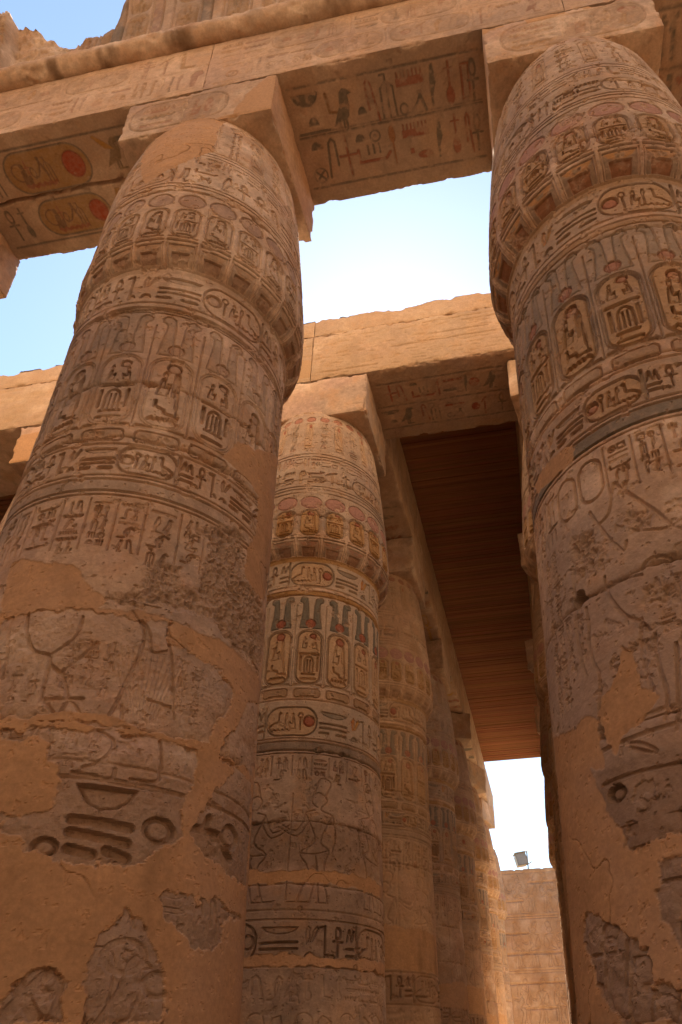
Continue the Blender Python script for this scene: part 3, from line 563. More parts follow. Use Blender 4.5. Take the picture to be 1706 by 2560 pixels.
# ------------------------------------------------------------------ dressed blocks with weathered edges
def block_mesh(name, x0, x1, y0, y1, z0, z1, res, seed, relief=None, chip=.05, amp=.008, warm=0, colfn=None, topnoise=0, skip=(), pits=.012, ends=(1, 1, 1)):
    """box of six grids; relief = {face: fn(Relief)} with face in -Y +Y -Z +Z -X +X"""
    relief = relief or {}
    xs = np.linspace(x0, x1, max(2, int((x1-x0)/res[0])+1)); ys = np.linspace(y0, y1, max(2, int((y1-y0)/res[1])+1)); zs = np.linspace(z0, z1, max(2, int((z1-z0)/res[2])+1))
    lo = np.array((x0, y0, z0)); hi = np.array((x1, y1, z1))
    VV, FF, CC = [], [], []; off = 0
    for face in ('-Y', '+Y', '-Z', '+Z', '-X', '+X'):
        if face in skip: continue
        ax = 'XYZ'.index(face[1]); sg = 1 if face[0] == '+' else -1
        if ax == 1: u, v = xs, zs
        elif ax == 2: u, v = xs, ys
        else: u, v = ys, zs
        U, W = np.meshgrid(u, v)
        if ax == 1: P = np.stack([U, np.full_like(U, y1 if sg > 0 else y0), W], -1)
        elif ax == 2: P = np.stack([U, W, np.full_like(U, z1 if sg > 0 else z0)], -1)
        else: P = np.stack([np.full_like(U, x1 if sg > 0 else x0), U, W], -1)
        PS = P+seed*2.37
        nb = fbm(PS, .5, seed, 3); nm = fbm(PS, .13, seed+3, 4); nf = fbm(PS, .045, seed+7, 3); ne = fbm(PS, .28, seed+13, 4)
        dl = P-lo; dh = hi-P; dm = np.minimum(dl, dh); dirn = np.where(dl < dh, 1.0, -1.0)
        c = chip*(.25+np.clip(ne*2.2, 0, 1.6)+.4*np.clip(nm, 0, 1))
        Dv = np.zeros(P.shape); ex = np.exp(-dm/.045)*np.array(ends)
        for i in range(3):
            j, q = [t for t in range(3) if t != i]
            Dv[..., i] = dirn[..., i]*c*ex[..., i]*np.maximum(ex[..., j], ex[..., q])
        n = np.zeros(3); n[ax] = sg
        h = amp*nb+amp*.6*nm+amp*.3*nf-pits*sst(.3, .6, nm+.2*nf)
        if topnoise and face == '+Z': h = h+topnoise*fbm(PS, .6, seed+50, 4)
        if topnoise: Dv[..., 2] += topnoise*fbm(PS*np.array((1, .0, 0)), .5, seed+50, 4)*sst(z1-.35, z1, P[..., 2])
        col = stone_colour(PS, seed, warm); alpha = np.full(h.shape, .8)
        if face in relief:
            if face == '-Z': rf = Relief(u, -v[::-1])         # seen from below, up = towards -Y
            elif face == '-X': rf = Relief(-u[::-1], v)
            else: rf = Relief(u, v)
            cfg = relief[face](rf) or {}
            H, PC, PA = rf.H, rf.PC, rf.PA
            if face == '-Z': H, PC, PA = H[::-1], PC[::-1], PA[::-1]
            if face == '-X': H, PC, PA = H[:, ::-1], PC[:, ::-1], PA[:, ::-1]
            e = np.ones(h.shape)
            for t in range(3):
                if t != ax: e = e*sst(.0, .05, dm[..., t])
            wear = sst(.15, .55, nb*.7+nm*.4)
            h = h+H*e*(1-.75*wear)
            PA = PA*(.22+.78*(1-sst(-.25, .3, nm+.7*nf+.4*nb-cfg.get('pkeep', .05))))*(.9+.25*nf)
            if cfg.get('plaster'):
                for pts in cfg['plaster']:
                    d = rf.polyd(U, W, pts)+.04*nm; m = sst(.01, -.01, d); PA = PA*(1-m); h = h*(1-m)+m*.002
                    pc = PLASTER*(1.02+.1*nb[..., None]); col = col*(1-m[..., None])+pc*m[..., None]; alpha = alpha*(1-m)+.22*m
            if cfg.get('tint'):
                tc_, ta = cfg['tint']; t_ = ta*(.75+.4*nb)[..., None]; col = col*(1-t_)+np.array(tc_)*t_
            col = col*(1-PA[..., None])+PC*PA[..., None]
        if colfn is not None: col, h, alpha = colfn(face, P, col, h, alpha, nb, nm, nf)
        V = P+Dv+n*h[..., None]*(1-.0*c[..., None])
        F = grid_faces(len(v), len(u), False, off)
        flip = {'-Y': False, '+Y': True, '-Z': True, '+Z': False, '-X': True, '+X': False}[face]
        if flip: F = F[:, ::-1]
        VV.append(V.reshape(-1, 3)); FF.append(F); CC.append(np.concatenate([np.clip(col, .02, .9), alpha[..., None]], -1).reshape(-1, 4)); off += P.shape[0]*P.shape[1]
    return mesh_from(name, np.concatenate(VV), np.concatenate(FF), np.concatenate(CC))

# ------------------------------------------------------------------ ground
def flat_material(name, col, col2, scale, rough=.95, bump=.4):
    m = bpy.data.materials.new(name); m.use_nodes = True; n = m.node_tree.nodes; l = m.node_tree.links
    b = n['Principled BSDF']; b.inputs['Roughness'].default_value = rough; b.inputs['Specular IOR Level'].default_value = .1
    tc = n.new('ShaderNodeTexCoord'); t = n.new('ShaderNodeTexNoise'); t.inputs['Scale'].default_value = scale; t.inputs['Detail'].default_value = 8
    l.new(tc.outputs['Object'], t.inputs['Vector']); cr = n.new('ShaderNodeValToRGB')
    cr.color_ramp.elements[0].position = .35; cr.color_ramp.elements[0].color = (*col, 1); cr.color_ramp.elements[1].position = .65; cr.color_ramp.elements[1].color = (*col2, 1)
    l.new(t.outputs['Fac'], cr.inputs['Fac']); l.new(cr.outputs['Color'], b.inputs['Base Color'])
    bp = n.new('ShaderNodeBump'); bp.inputs['Strength'].default_value = bump; bp.inputs['Distance'].default_value = .02
    l.new(t.outputs['Fac'], bp.inputs['Height']); l.new(bp.outputs['Normal'], b.inputs['Normal'])
    return m
SAND = flat_material('dusty_sand', (.17, .12, .07), (.22, .16, .095), 1.5)
gx = np.concatenate([np.linspace(-900, -40, 12), np.linspace(-36, 44, 81), np.linspace(50, 900, 12)]); gy = np.concatenate([np.linspace(-900, -60, 12), np.linspace(-56, 60, 117), np.linspace(66, 1500, 12)])
GX, GY = np.meshgrid(gx, gy); GP = np.stack([GX, GY, 0*GX], -1)
GP[..., 2] = -.03+.025*fbm(GP, 3, 5, 3)
meta(link('ground', mesh_from('ground', GP.reshape(-1, 3), grid_faces(len(gy), len(gx))), SAND), 'trodden sand floor of the ruined hall', None, None, 'structure')

PALE = flat_material('pale_bounce', (.46, .36, .235), (.54, .43, .29), 1.2); DARKF = flat_material('dark_low_bounce', (.085, .058, .035), (.13, .09, .055), .9)
def sheet(name, x0, x1, y0, y1, z, mat, label):
    a, b = np.meshgrid(np.linspace(x0, x1, 24), np.linspace(y0, y1, 40)); P = np.stack([a, b, 0*a+z], -1); P[..., 2] += .006*fbm(P, 2, 9, 2)
    meta(link(name, mesh_from(name, P.reshape(-1, 3), grid_faces(40, 24)), mat), label, None, None, 'structure')
sheet('bounce_sheet', -22, 22, 24, 70, .03, PALE, 'unseen pale floor sheet added to bounce light onto the far roof end'); sheet('low_bounce_sheet', -22, 4.6, 3.0, 23.9, .03, DARKF, 'unseen dark floor sheet added to cut bounce light under the wooden roofs')  # both sheets added for bounce: pale one brightens the far roof, dark one dims
# ------------------------------------------------------------------ columns
RX0, RY = .058, 5.452
base_stone = dict(joints=[8.75, 6.86, 4.9, 3.92, 2.9, 10.9, 11.9, 12.9], cd=.02, paint=.4, white=.0, rim=.6, ochreband=.15, greyband=.3, pc=7, ps=6.7, t2=(6.42, 6.72), wear=.12, figures=False, bigtext=False)
stL = {**base_stone, **dict(loops=False, worn_side=(214, .115), frame=.5, wear=.24, smalltext=[(286, 298, 4.15, 4.6), (270, 280, 4.05, 4.3), (322, 332, 4.1, 4.6), (258, 300, 3.6, 3.86)], pleats=[(308, 318, 4.0, 4.6, 12)], cd=.054, seq=249, seq2=-2, paint=.30, white=.06, ochre=.25, plume=.9, rim=.65, ochreband=.25, pc=7, ps=6.7, alt=1, t2=(6.38, 6.72), joints=[8.75, 6.83, 3.93, 10.85, 12.0, 7.6],
    plaster=[L_POLY['P1'], L_POLY['P3'], L_POLY['P4']], rough=[L_POLY['rough']], plaster_below=4.93, stones=[L_POLY[k] for k in ('S1', 'S2', 'S3', 'S4', 'S5', 'S6', 'rough')],
    lines=[(v, .026) for v in L_LINE.values()], deep=list(L_DEEP.values()), fills=list(L_FILL.values()),
    rings=[(L_RING['ball'][0], .10, .05), (L_RING['ring'][0], .07, .05), (L_RING['r3'][0], .12, .012), (L_RING['r4'][0], .09, .02), (L_RING['r5'][0], .1, .04), (L_RING['r6'][0], .1, .012)], plaster_strips=[(3.90, 3.95, .02)])}
stR = {**base_stone, **dict(wear=.22, smalltext=[(197, 206, 4.0, 5.4), (226, 240, 3.9, 4.15), (208, 214, 4.2, 4.7), (244, 256, 4.2, 4.6)], cd=.058, seq=199, seq2=-6, pper=18, discs=.35, paint=.72, white=.34, ochre=.85, plume=.8, rim=1.0, frame=.8, ochreband=.5, greyband=.8, pc=17.5, ps=8.2, alt=0, t2=(6.32, 6.66), joints=[8.62, 6.8, 4.72, 3.6, 10.1, 11.4], pkeep=.25,
    plaster=[R_POLY['Q1'], R_POLY['Q3']], rough=[R_POLY['rough1'], R_POLY['rough2'], R_POLY['rough3']], plaster_below=2.86, stones=[R_POLY['T1'], R_POLY['T2'], R_POLY['dark']],
    lines=[(v, .022) for v in R_LINE.values()], rings=[(R_RING['ball'][0], .06, .06), (R_RING['c1'][0], .07, .02), (R_RING['c2'][0], .07, .02)], holes=[(R_RING['hole'][0], .07, .22)])}
stR['plaster'] = stR['plaster']+[R_POLY['Q2']]; stR['grime'] = [(2.75, 3.3, .55)]; stR['lowtint'] = (4.74, (.36, .26, .195), .6)
stM = {**base_stone, **dict(wear=.2, cd=.054, seq=271, seq2=-8, rev=True, pper=18, ptop=13.846, paint=.95, white=.68, ochre=.55, plume=1.0, rim=.8, ochreband=.8, greyband=.4, pc=14, ps=19.2, alt=1, t2=(6.12, 6.62), joints=[8.7, 4.82, 11.2, 10.3, 3.95, 2.95, 5.9], pkeep=.45,
    figures=True, bigtext=True, plaster_strips=[(3.98, 4.16, .03), (2.93, 3.06, .03)], grime=[(4.2, 4.8, .6), (2.9, 3.9, .35)])}
stA = {**base_stone, **dict(wide=1.6, pkeep=.3, cd=.06, seq=240, seq2=-20, paint=.8, white=.3, ochre=.6, plume=.9, rim=.4, ochreband=.6, pc=3, ps=4, figures=True, bigtext=True, warm=.35, joints=[8.7, 7.2, 5.6, 4.2, 11.3, 9.0], plaster_strips=[(3.55, 4.35, .06)], grime=[(2.9, 3.5, .4)])}
stB = {**base_stone, **dict(wide=1.6, pkeep=.3, warm=.25, cd=.06, seq=262, seq2=15, rev=True, paint=.85, white=.4, ochre=.5, plume=1.0, rim=.5, ochreband=.7, pc=9, ps=13, figures=True, bigtext=True, joints=[8.6, 7.0, 5.3, 4.4, 11.0, 9.1], plaster_strips=[(3.3, 3.9, .08)], grime=[(2.6, 4.8, .3)])}

def base_mesh(seed):
    th = np.radians(np.arange(0, 360, 4)); pr = [(.0, 1.9), (.28, 1.92), (.36, 1.86), (.40, 1.2)]
    P = np.array([[(r_*math.cos(t), r_*math.sin(t), z) for t in th] for z, r_ in pr]); nn = fbm(P, .4, seed, 3)
    P[..., 0] *= 1+.015*nn; P[..., 1] *= 1+.015*nn
    c = stone_colour(P, seed); return mesh_from('base', P.reshape(-1, 3), grid_faces(len(pr), len(th), True), np.concatenate([c, np.full(c.shape[:2]+(1,), .8)], -1).reshape(-1, 4))
BASE = base_mesh(3)
def make_column(meshes, x, y, zb, zt, hw, hd, abseed, label, group, abrel=None, abres=.014):
    t = thing('papyrus_column', (x, y, 0), label, 'column', group)
    link('base', BASE, STONE, t); link('shaft', meshes[0], STONE, t); link('capital', meshes[1], STONE, t)
    if abrel is None: return t
    ab = block_mesh('abacus', -hw, hw, -hd, hd, zb, zt+.002, (abres,)*3, abseed, abrel, chip=.045, skip=('+Z',))
    link('abacus', ab, STONE, t)
    return t
GRP = 'carved papyrus columns of the hall'
def ab_L(r):
    rng = random.Random(4)
    r.rrect(-1.05, .45, 13.46, 14.2, .3, .03, depth=.015, fill=OCH, fpa=.25, col=BLU, pa=.5)
    for i, (nm, c) in enumerate((('mn', RED), ('zig', BLU), ('bar', RED))): glyph(r, nm, -.62, 14.0-.2*i, .5, .16, depth=.014, col=c, pa=.6)
    for i, nm in enumerate(('ankh', 'seated', 'disc', 'leaf')): glyph(r, nm, -.22+.19*i, 13.85, .17, .5, depth=.015, col=(WHT, RED, RED, WHT)[i], pa=.6)
    return dict(plaster=[[(.55, 13.2), (.62, 13.6), (.72, 13.85), (.85, 14.1), (1.0, 14.3), (1.1, 14.5), (1.3, 14.5), (1.3, 13.2)], [(0.3, 13.2), (.3, 13.38), (.7, 13.42), (.7, 13.2)]], tint=((.36, .24, .16), .4))
def ab_R(r):
    r.rrect(-.92, .98, 13.44, 14.22, .32, .03, depth=.014, fill=OCH, fpa=.3, col=BLU, pa=.3)
    for i, nm in enumerate(('mn', 'zig', 'bar', 'zig')): glyph(r, nm, -.5, 14.05-.16*i, .55, .12, depth=.013, col=(RED, PNK, BLU, OCH)[i], pa=.5)
    for i, nm in enumerate(('leaf', 'seated', 'seated', 'ankh', 'bird')): glyph(r, nm, -.08+.2*i, 13.83, .18, .5, depth=.015, col=(WHT, RED, BLU, WHT, OCH)[i], pa=.45)
    r.ell(.78, 14.03, .12, .09, depth=.015, col=RED, pa=.8)
    return dict(plaster=[[(-1.2, 14.18), (-1.2, 14.5), (-.85, 14.5), (-.85, 14.28)], [(-.55, 14.2), (-.55, 14.5), (.1, 14.5), (-.02, 14.25)], [(.25, 14.28), (.2, 14.5), (.95, 14.5), (.8, 14.33)]])
def ab_side(r):
    for q in range(3): glyph(r, ('bird', 'ankh', 'leaf')[q], -.5+.5*q, 13.85, .4, .7, depth=.015, col=(ORG, RED, OCH)[q], pa=.3)
    return dict(tint=((.50, .25, .11), .55))
Z0B, Z0T, Z1B, Z1T = 13.313, 14.36, 13.228, 14.334
mL = build_column('column_a', 304, .37, .0088, 11, stL)
mR = build_column('column_b', 254, .37, .0088, 23, stR)
mM = build_column('column_c', 289, .50, .0115, 37, stM)
mA = build_column('column_d', 278, .72, .0165, 51, stA)
mB = build_column('column_e', 276, .72, .0165, 67, stB)
make_column(mL, -.021, RX0, Z0B, Z0T, 1.16, .972, 101, 'nearest left column, lower shaft patched with orange plaster round dark carved stones', GRP, {'-Y': ab_L, '+X': lambda r: dict(tint=((.50, .25, .11), .6))}, .012)
make_column(mR, 5.289, RX0, Z0B, Z0T, 1.16, .972, 102, 'nearest right column, with ochre painted ring names and a round peg hole in its shaft', GRP, {'-Y': ab_R}, .012)
make_column(mM, 0, RY, Z1B, Z1T, 1.215, .984, 103, 'white and red painted column standing just behind the patched left one', GRP, {}, .016)
make_column(mA, 0, RY*2, Z1B, Z1T, 1.215, .984, 104, 'yellowish column second behind the patched left one, beside the wooden roof', GRP, {'-Y': lambda r: r.ell(.35, 13.8, .3, .28, depth=.01, col=RED, pa=.7)}, .03)
make_column(mB, 0, RY*3, Z1B, Z1T, 1.215, .984, 105, 'greyish column third behind the patched left one, in deep shade', GRP, {}, .04)
make_column(mA, 0, RY*4, Z1B, Z1T, 1.215, .984, 106, 'slim looking column fourth behind the patched left one, beside the wooden roof', GRP, {}, .04).rotation_euler.z = R_(21)
make_column(mB, 0, RY*5, Z1B, Z1T, 1.215, .984, 107, 'column standing under the far lit end of the wooden roof', GRP, {}, .05).rotation_euler.z = R_(-22)
make_column(mA, 0, RY*6, Z1B, Z1T, 1.215, .984, 108, 'brown column just beyond the end of the wooden roof, against the sky', GRP, {}, .05).rotation_euler.z = R_(-14)
make_column(mB, 0, RY*7, Z1B, Z1T, 1.215, .984, 109, 'farthest column, patched with sunlight, next to the carved end wall', GRP, None, .05).rotation_euler.z = R_(12)
make_column(mB, 5.435, RY, Z1B, Z1T, 1.215, .984, 110, 'column whose lit left edge shows just behind the ochre painted right one', GRP, {}, .03).rotation_euler.z = R_(-10)
make_column(mA, 5.435, RY*2, Z1B, Z1T, 1.215, .984, 111, 'column whose dark bud bulges out behind the right one, halfway down the wooden roof', GRP, {}, .04).rotation_euler.z = R_(-18)
for i, n in enumerate((3, 4, 5)):
    make_column(mB if n % 2 else mA, 5.435, RY*n, Z1B, Z1T, 1.215, .984, 112+i, ('dark edged column third back on the right, almost hidden behind the near one', 'narrow dark strip of a column fourth back on the right', 'dark column at the far right end of the wooden roof')[i], GRP, {}, .05).rotation_euler.z = R_(-30+14*i)
make_column(mB, -5.435, RY, Z1B, Z1T, 1.215, .984, 120, 'column in the gloom at the left edge, behind the patched left one', GRP, {'-Y': lambda r: dict(plaster=[[(-1.3, 13.2), (-1.3, 14.05), (-.2, 14.1), (.4, 13.2)]])}, .03)
make_column(mA, -5.435, RX0, Z0B, Z0T, 1.16, .972, 121, 'column off to the left whose square block alone juts into view', GRP, {'+X': ab_side}, .02)
make_column(mA, 10.72, RX0, Z0B, Z0T, 1.16, .972, 122, 'column off to the right that carries the end of the front beam', GRP, {}, .04)
make_column(mA, -5.435, RY*2, Z1B, Z1T, 1.215, .984, 123, 'unlit column deep in the left aisle', GRP, {}, .05)
make_column(mB, 10.87, RY, Z1B, Z1T, 1.215, .984, 124, 'column of the right aisle behind the ochre painted one', GRP, {}, .05)

# ------------------------------------------------------------------ front beam with its moulding and cornice
arch = thing('front_architrave', (0, 0, 0), 'long carved stone beam across the two nearest columns, with round moulding and broken cornice', 'stone beam')
def front_text(sd, x0, x1):
    def f(r):
        rng = random.Random(sd); r.pa = .25
        pal = [PNK, OCH, BLU, RED, None, None]
        text_row(r, x0, x1, 15.14, 15.78, rng, pal, .55, .016, cart=.3); text_row(r, x0+.1, x1, 14.5, 15.08, rng, pal, .55, .016, cart=.3)
        for z in (15.11, 14.46, 15.82): r.stroke([(x0, z), (x1, z)], .014, depth=.008)
        return dict(tint=((.58, .385, .25), .4))
    return f
def soffit_mid(r):
    r.aa = .013; B, D = dict(col=BLU, pa=.9, depth=.01), dict(col=RED, pa=.95, depth=.01)
    for yy in (-.68, .0, .76): r.stroke([(1.2, -yy), (4.05, -yy)], .035, depth=.006, col=BLU, pa=.7)
    r.stroke([(1.2, .04), (4.05, .04)], .02, depth=.004, col=BLU, pa=.5)
    g = lambda nm, x, y, w_, h_, k, **q: glyph(r, nm, x, -y, w_, h_, **k, **q)
    g('basket', 1.43, -.50, .42, .28, B); g('loaf', 1.47, -.2, .2, .16, B); g('bar', 1.46, -.05, .5, .1, B)
    g('leg', 1.78, -.38, .2, .3, dict(col=(.3, .17, .07), pa=.9, depth=.01)); g('bird', 1.98, -.28, .42, .56, B); g('loaf', 2.24, -.22, .17, .14, B)
    g('hook', 2.42, -.32, .2, .56, D); g('plant', 2.66, -.33, .34, .58, B); g('mn', 3.02, -.5, .42, .24, D); g('adze', 3.03, -.18, .44, .3, B)
    g('leaf', 3.34, -.36, .17, .56, B); g('nefer', 3.6, -.33, .24, .56, D); g('house', 3.84, -.32, .12, .56, D); g('ankh', 3.95, -.32, .2, .52, B)
    g('loaf', 1.42, .14, .24, .16, B); g('wheel', 1.37, .58, .24, .24, B); g('hook', 1.62, .36, .26, .56, B, flip=True); g('cross', 1.88, .36, .3, .58, D)
    g('loaf', 2.12, .15, .2, .16, B); g('ringd', 2.36, .16, .2, .2, B); g('arm', 2.3, .43, .5, .26, D); g('strokes', 2.3, .34, .26, .16, B); g('mace', 2.62, .33, .26, .58, dict(col=(.38, .18, .08), pa=.9, depth=.01))
    g('mn', 2.99, .2, .42, .24, D); g('bar', 2.9, .48, .06, .2, D); g('mouth', 3.1, .56, .24, .2, D)
    g('leaf', 3.34, .37, .17, .56, B); g('nefer', 3.61, .37, .24, .56, D); g('hook', 3.82, .38, .12, .56, D); g('ankh', 3.95, .4, .2, .5, B)
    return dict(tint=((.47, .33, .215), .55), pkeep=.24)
def soffit_left(r):
    B = dict(col=BLU, pa=.85, depth=.008)
    for yy in (-.68, .78): r.stroke([(-4.2, -yy), (-1.2, -yy)], .035, depth=.006, col=BLU, pa=.7)
    rg = random.Random(2); r.stroke([(-4.25+.12*i, -.05+rg.uniform(-.018, .018)) for i in range(26)], .05, depth=.13)
    for i in range(9): r.stroke([(-4.2+.33*i, -.05), (-4.1+.33*i, -.05+rg.uniform(-.06, .06))], .06, depth=.06)
    for (a, b, y0, y1, dx, dr) in ((-3.62, -2.2, -.62, .0, -2.46, .17), (-3.5, -2.25, .14, .72, -2.45, .15)):
        r.rrect(a, b, -y1, -y0, .3, .03, depth=.008, fill=OCH, fpa=.75, col=BLU, pa=.8)
        r.ell(dx, -(y0+y1)/2, dr, dr*1.15, depth=.01, col=(.40, .10, .05), pa=1); r.ring(dx, -(y0+y1)/2, dr, dr*1.15, .018, depth=.008, col=(.24, .06, .035), pa=.9)
        ym = -(y0+y1)/2; BR = dict(col=(.22, .13, .07), pa=.95, depth=.008)
        r.ring(a+.22, ym+.02, .11, .13, .025, **BR); glyph(r, 'seated', a+.30, ym-.02, .2, .36, **BR); glyph(r, 'adze', a+.55, ym+.05, .3, .3, **BR)
        glyph(r, 'plant', a+.72, ym-.02, .18, .4, **BR); glyph(r, 'zig', a+.5, ym-.2, .5, .08, col=(.32, .11, .06), pa=.9, depth=.006); glyph(r, 'cross', a+.38, ym+.08, .1, .2, col=(.32, .11, .06), pa=.9, depth=.006)
    glyph(r, 'bird', -1.72, .34, .42, .46, col=(.27, .19, .10), pa=.85, depth=.008); r.poly([(-2.0, .62), (-1.96, .64), (-1.8, .5), (-1.72, .4), (-1.86, .42)], depth=.008, col=(.50, .27, .07), pa=.95); glyph(r, 'basket', -1.5, .5, .3, .2, **B); glyph(r, 'feather', -2.0, -.4, .2, .5, col=OCH, pa=.9, depth=.01); glyph(r, 'bird', -1.6, -.38, .4, .5, **B)
    glyph(r, 'ankh', -4.0, -.42, .22, .5, **B); glyph(r, 'nefer', -3.78, -.42, .2, .5, **B); glyph(r, 'plant', -3.9, .3, .3, .5, **B)
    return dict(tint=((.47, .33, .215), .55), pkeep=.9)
def soffit_any(x0, x1, sd):
    def f(r):
        rng = random.Random(sd); y0, y1 = r.Z[0], r.Z[-1]; m = (y0+y1)/2; q = (y1-y0)*.5
        text_row(r, x0, x1, m+.03, m+q*.72, rng, [RED, BLU, BLU, OCH], .95, .01); text_row(r, x0, x1, m-q*.72, m-.03, rng, [RED, BLU, BLU, OCH], .95, .01)
        for z in (m+q*.76, m-q*.76, m): r.stroke([(x0, z), (x1, z)], .035, depth=.006, col=BLU, pa=.7)
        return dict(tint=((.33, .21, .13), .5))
    return f
FY0, FY1 = .058-.972, .058+.972
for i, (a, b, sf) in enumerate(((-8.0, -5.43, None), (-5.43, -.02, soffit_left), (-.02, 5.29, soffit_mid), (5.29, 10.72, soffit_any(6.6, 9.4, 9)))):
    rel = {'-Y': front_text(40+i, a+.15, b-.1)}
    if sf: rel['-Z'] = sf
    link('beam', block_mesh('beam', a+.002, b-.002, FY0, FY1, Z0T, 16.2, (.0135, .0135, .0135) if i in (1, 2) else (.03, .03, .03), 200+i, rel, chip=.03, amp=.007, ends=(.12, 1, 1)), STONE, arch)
# round moulding
def torus():
    xs = np.arange(-8, 10.7, .02); th = np.radians(np.arange(0, 360, 7.5)); R0 = .215
    X, T = np.meshgrid(xs, th); P = np.stack([X, -R0*np.cos(T), R0*np.sin(T)], -1)
    nb = fbm(P*np.array((1, 1, 1)), .5, 77, 4); nm = fbm(P, .1, 78, 4)
    rr = R0-.02+.022*nb+.016*nm-.05*sst(.25, .55, nb+.3*nm)
    V = np.stack([X, -.97-rr*np.cos(T), 16.05+rr*np.sin(T)], -1)
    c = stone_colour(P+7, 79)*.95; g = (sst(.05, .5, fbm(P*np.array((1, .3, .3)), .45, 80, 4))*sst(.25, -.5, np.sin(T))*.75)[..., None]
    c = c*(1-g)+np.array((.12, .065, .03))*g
    F = grid_faces(len(th), len(xs), False); F2 = np.stack([np.arange(len(xs)-1), np.arange(1, len(xs)), np.arange(1, len(xs))+(len(th)-1)*len(xs), np.arange(len(xs)-1)+(len(th)-1)*len(xs)], -1)
    return mesh_from('moulding', V.reshape(-1, 3), np.concatenate([F, F2[:, ::-1]])[:, ::-1], np.concatenate([c, np.full(c.shape[:2]+(1,), .8)], -1).reshape(-1, 4))
link('round_moulding', torus(), STONE, arch)
# cavetto cornice, broken along the top
CX = [-8.2, -7.0, -6.0, -4.9, -4.5, -4.2, -4.12, -3.98, -3.75, -3.54, -3.35, -3.18, -2.98, -2.62, -2.57, -2.53, -2.34, -2.15, -2.02, -1.95, -1.85, -1.7, -1.0, .2, 10.8]
CZ = [18.6, 18.9, 18.7, 18.6, 18.45, 18.5, 18.4, 18.42, 18.3, 18.05, 17.95, 17.7, 17.62, 17.4, 16.95, 17.26, 17.2, 17.25, 17.4, 17.8, 18.15, 18.9, 19.3, 19.5, 19.5]
def cornice(x0, x1, dx, seed):
    xs = np.arange(x0, x1, dx); n1, n2, n3 = 110, 14, 12
    zt = np.interp(xs, CX, CZ); zt = zt+.10*fbm(np.stack([xs, 0*xs, 0*xs], -1), .35, seed, 4)*(zt < 19.3)
    zt = zt+.05*fbm(np.stack([xs, 0*xs, 0*xs], -1), .09, seed+3, 2)*(zt < 19.3)
    ero = np.interp(xs, [-9, -4.2, -4.13, -3.5, -2.98, -2.63, -2.58, 12], [0, 0, .32, .30, .27, .22, 0, 0])
    r = Relief(xs, np.linspace(16.2, 19.6, 240)); rng = random.Random(seed); x = x0; r.aa = .016; k = 0
    while x < x1:
        r.stroke([(x, 16.2), (x, 19.6)], .03, depth=.04)
        if k % 6 in (0, 3):
            for zz_ in (16.35, 17.55): r.rrect(x+.06, x+.44, zz_, zz_+1.12, .18, .03, depth=.022, fill=OCH, fpa=.5); text_col(r, x+.12, x+.38, zz_+.08, zz_+1.02, rng, [RED, BLU, None], .5, .035)
            r.stroke([(x+.5, 16.2), (x+.5, 19.6)], .02, depth=.02); x += .5
        else:
            c = (BLU, None, PNK, None, OCH)[k % 5]
            if c: a, b = np.searchsorted(xs, [x+.01, x+.19]); r.put((slice(None), slice(a, b)), np.ones((240, b-a)), None, c, .55)
            x += .2
        k += 1
    V, Cc = [], []
    prof = lambda z: -.93-.62*np.clip((z-16.2)/3.0, 0, 1)**2.6
    for i in range(n1):
        z = 16.2+(zt-16.2)*i/(n1-1); V.append(np.stack([xs, prof(z)+ero, z], -1))
    for i in range(1, n2):
        t = i/n2; yf = prof(zt)+ero; V.append(np.stack([xs, yf+(.95-yf)*t, zt], -1))
    for i in range(n3): V.append(np.stack([xs, np.full_like(xs, .95), zt+(16.2-zt)*i/(n3-1)], -1))
    V = np.stack(V); P = V+seed
    nb = fbm(P, .5, seed, 4); nm = fbm(P, .12, seed+1, 4); nf = fbm(P, .045, seed+2, 3)
    fr = np.zeros(V.shape[:2]); fr[:n1] = 1
    zi = np.clip(((V[..., 2]-16.2)/3.4*239).astype(int), 0, 239); xi = np.repeat(np.arange(len(xs))[None], len(V), 0)
    bare = np.clip(ero[None]*6, 0, 1)
    hh = r.H[zi, xi]*fr*(1-bare); pa = r.PA[zi, xi]*fr*(1-bare)*(.4+.6*(1-sst(-.2, .4, nm+.4*nb)))
    brk = np.clip(1-np.abs(V[..., 2]-zt[None])/.35, 0, 1)*(zt[None] < 19.3)
    V[..., 1] += -hh+.012*nb+.01*nm+bare*(.10*nb+.05*nm)+.05*brk*np.clip(nb+.5, 0, 2)*fr
    V[n1-1:n1+n2-1, :, 2] += .05*nm[n1-1:n1+n2-1]+.08*nb[n1-1:n1+n2-1]*(zt < 19.3)[None]
    c = stone_colour(P, seed+5)*.9; pc = r.PC[zi, xi]; c = c*(1-pa[..., None])+pc*pa[..., None]
    return mesh_from('cornice', V.reshape(-1, 3), grid_faces(len(V), len(xs)), np.concatenate([np.clip(c, .02, .9), np.full(c.shape[:2]+(1,), .9)], -1).reshape(-1, 4))
link('cavetto_cornice', cornice(-8.1, 4.6, .016, 61), STONE, arch); link('cavetto_cornice', cornice(4.603, 10.7, .03, 62), STONE, arch)

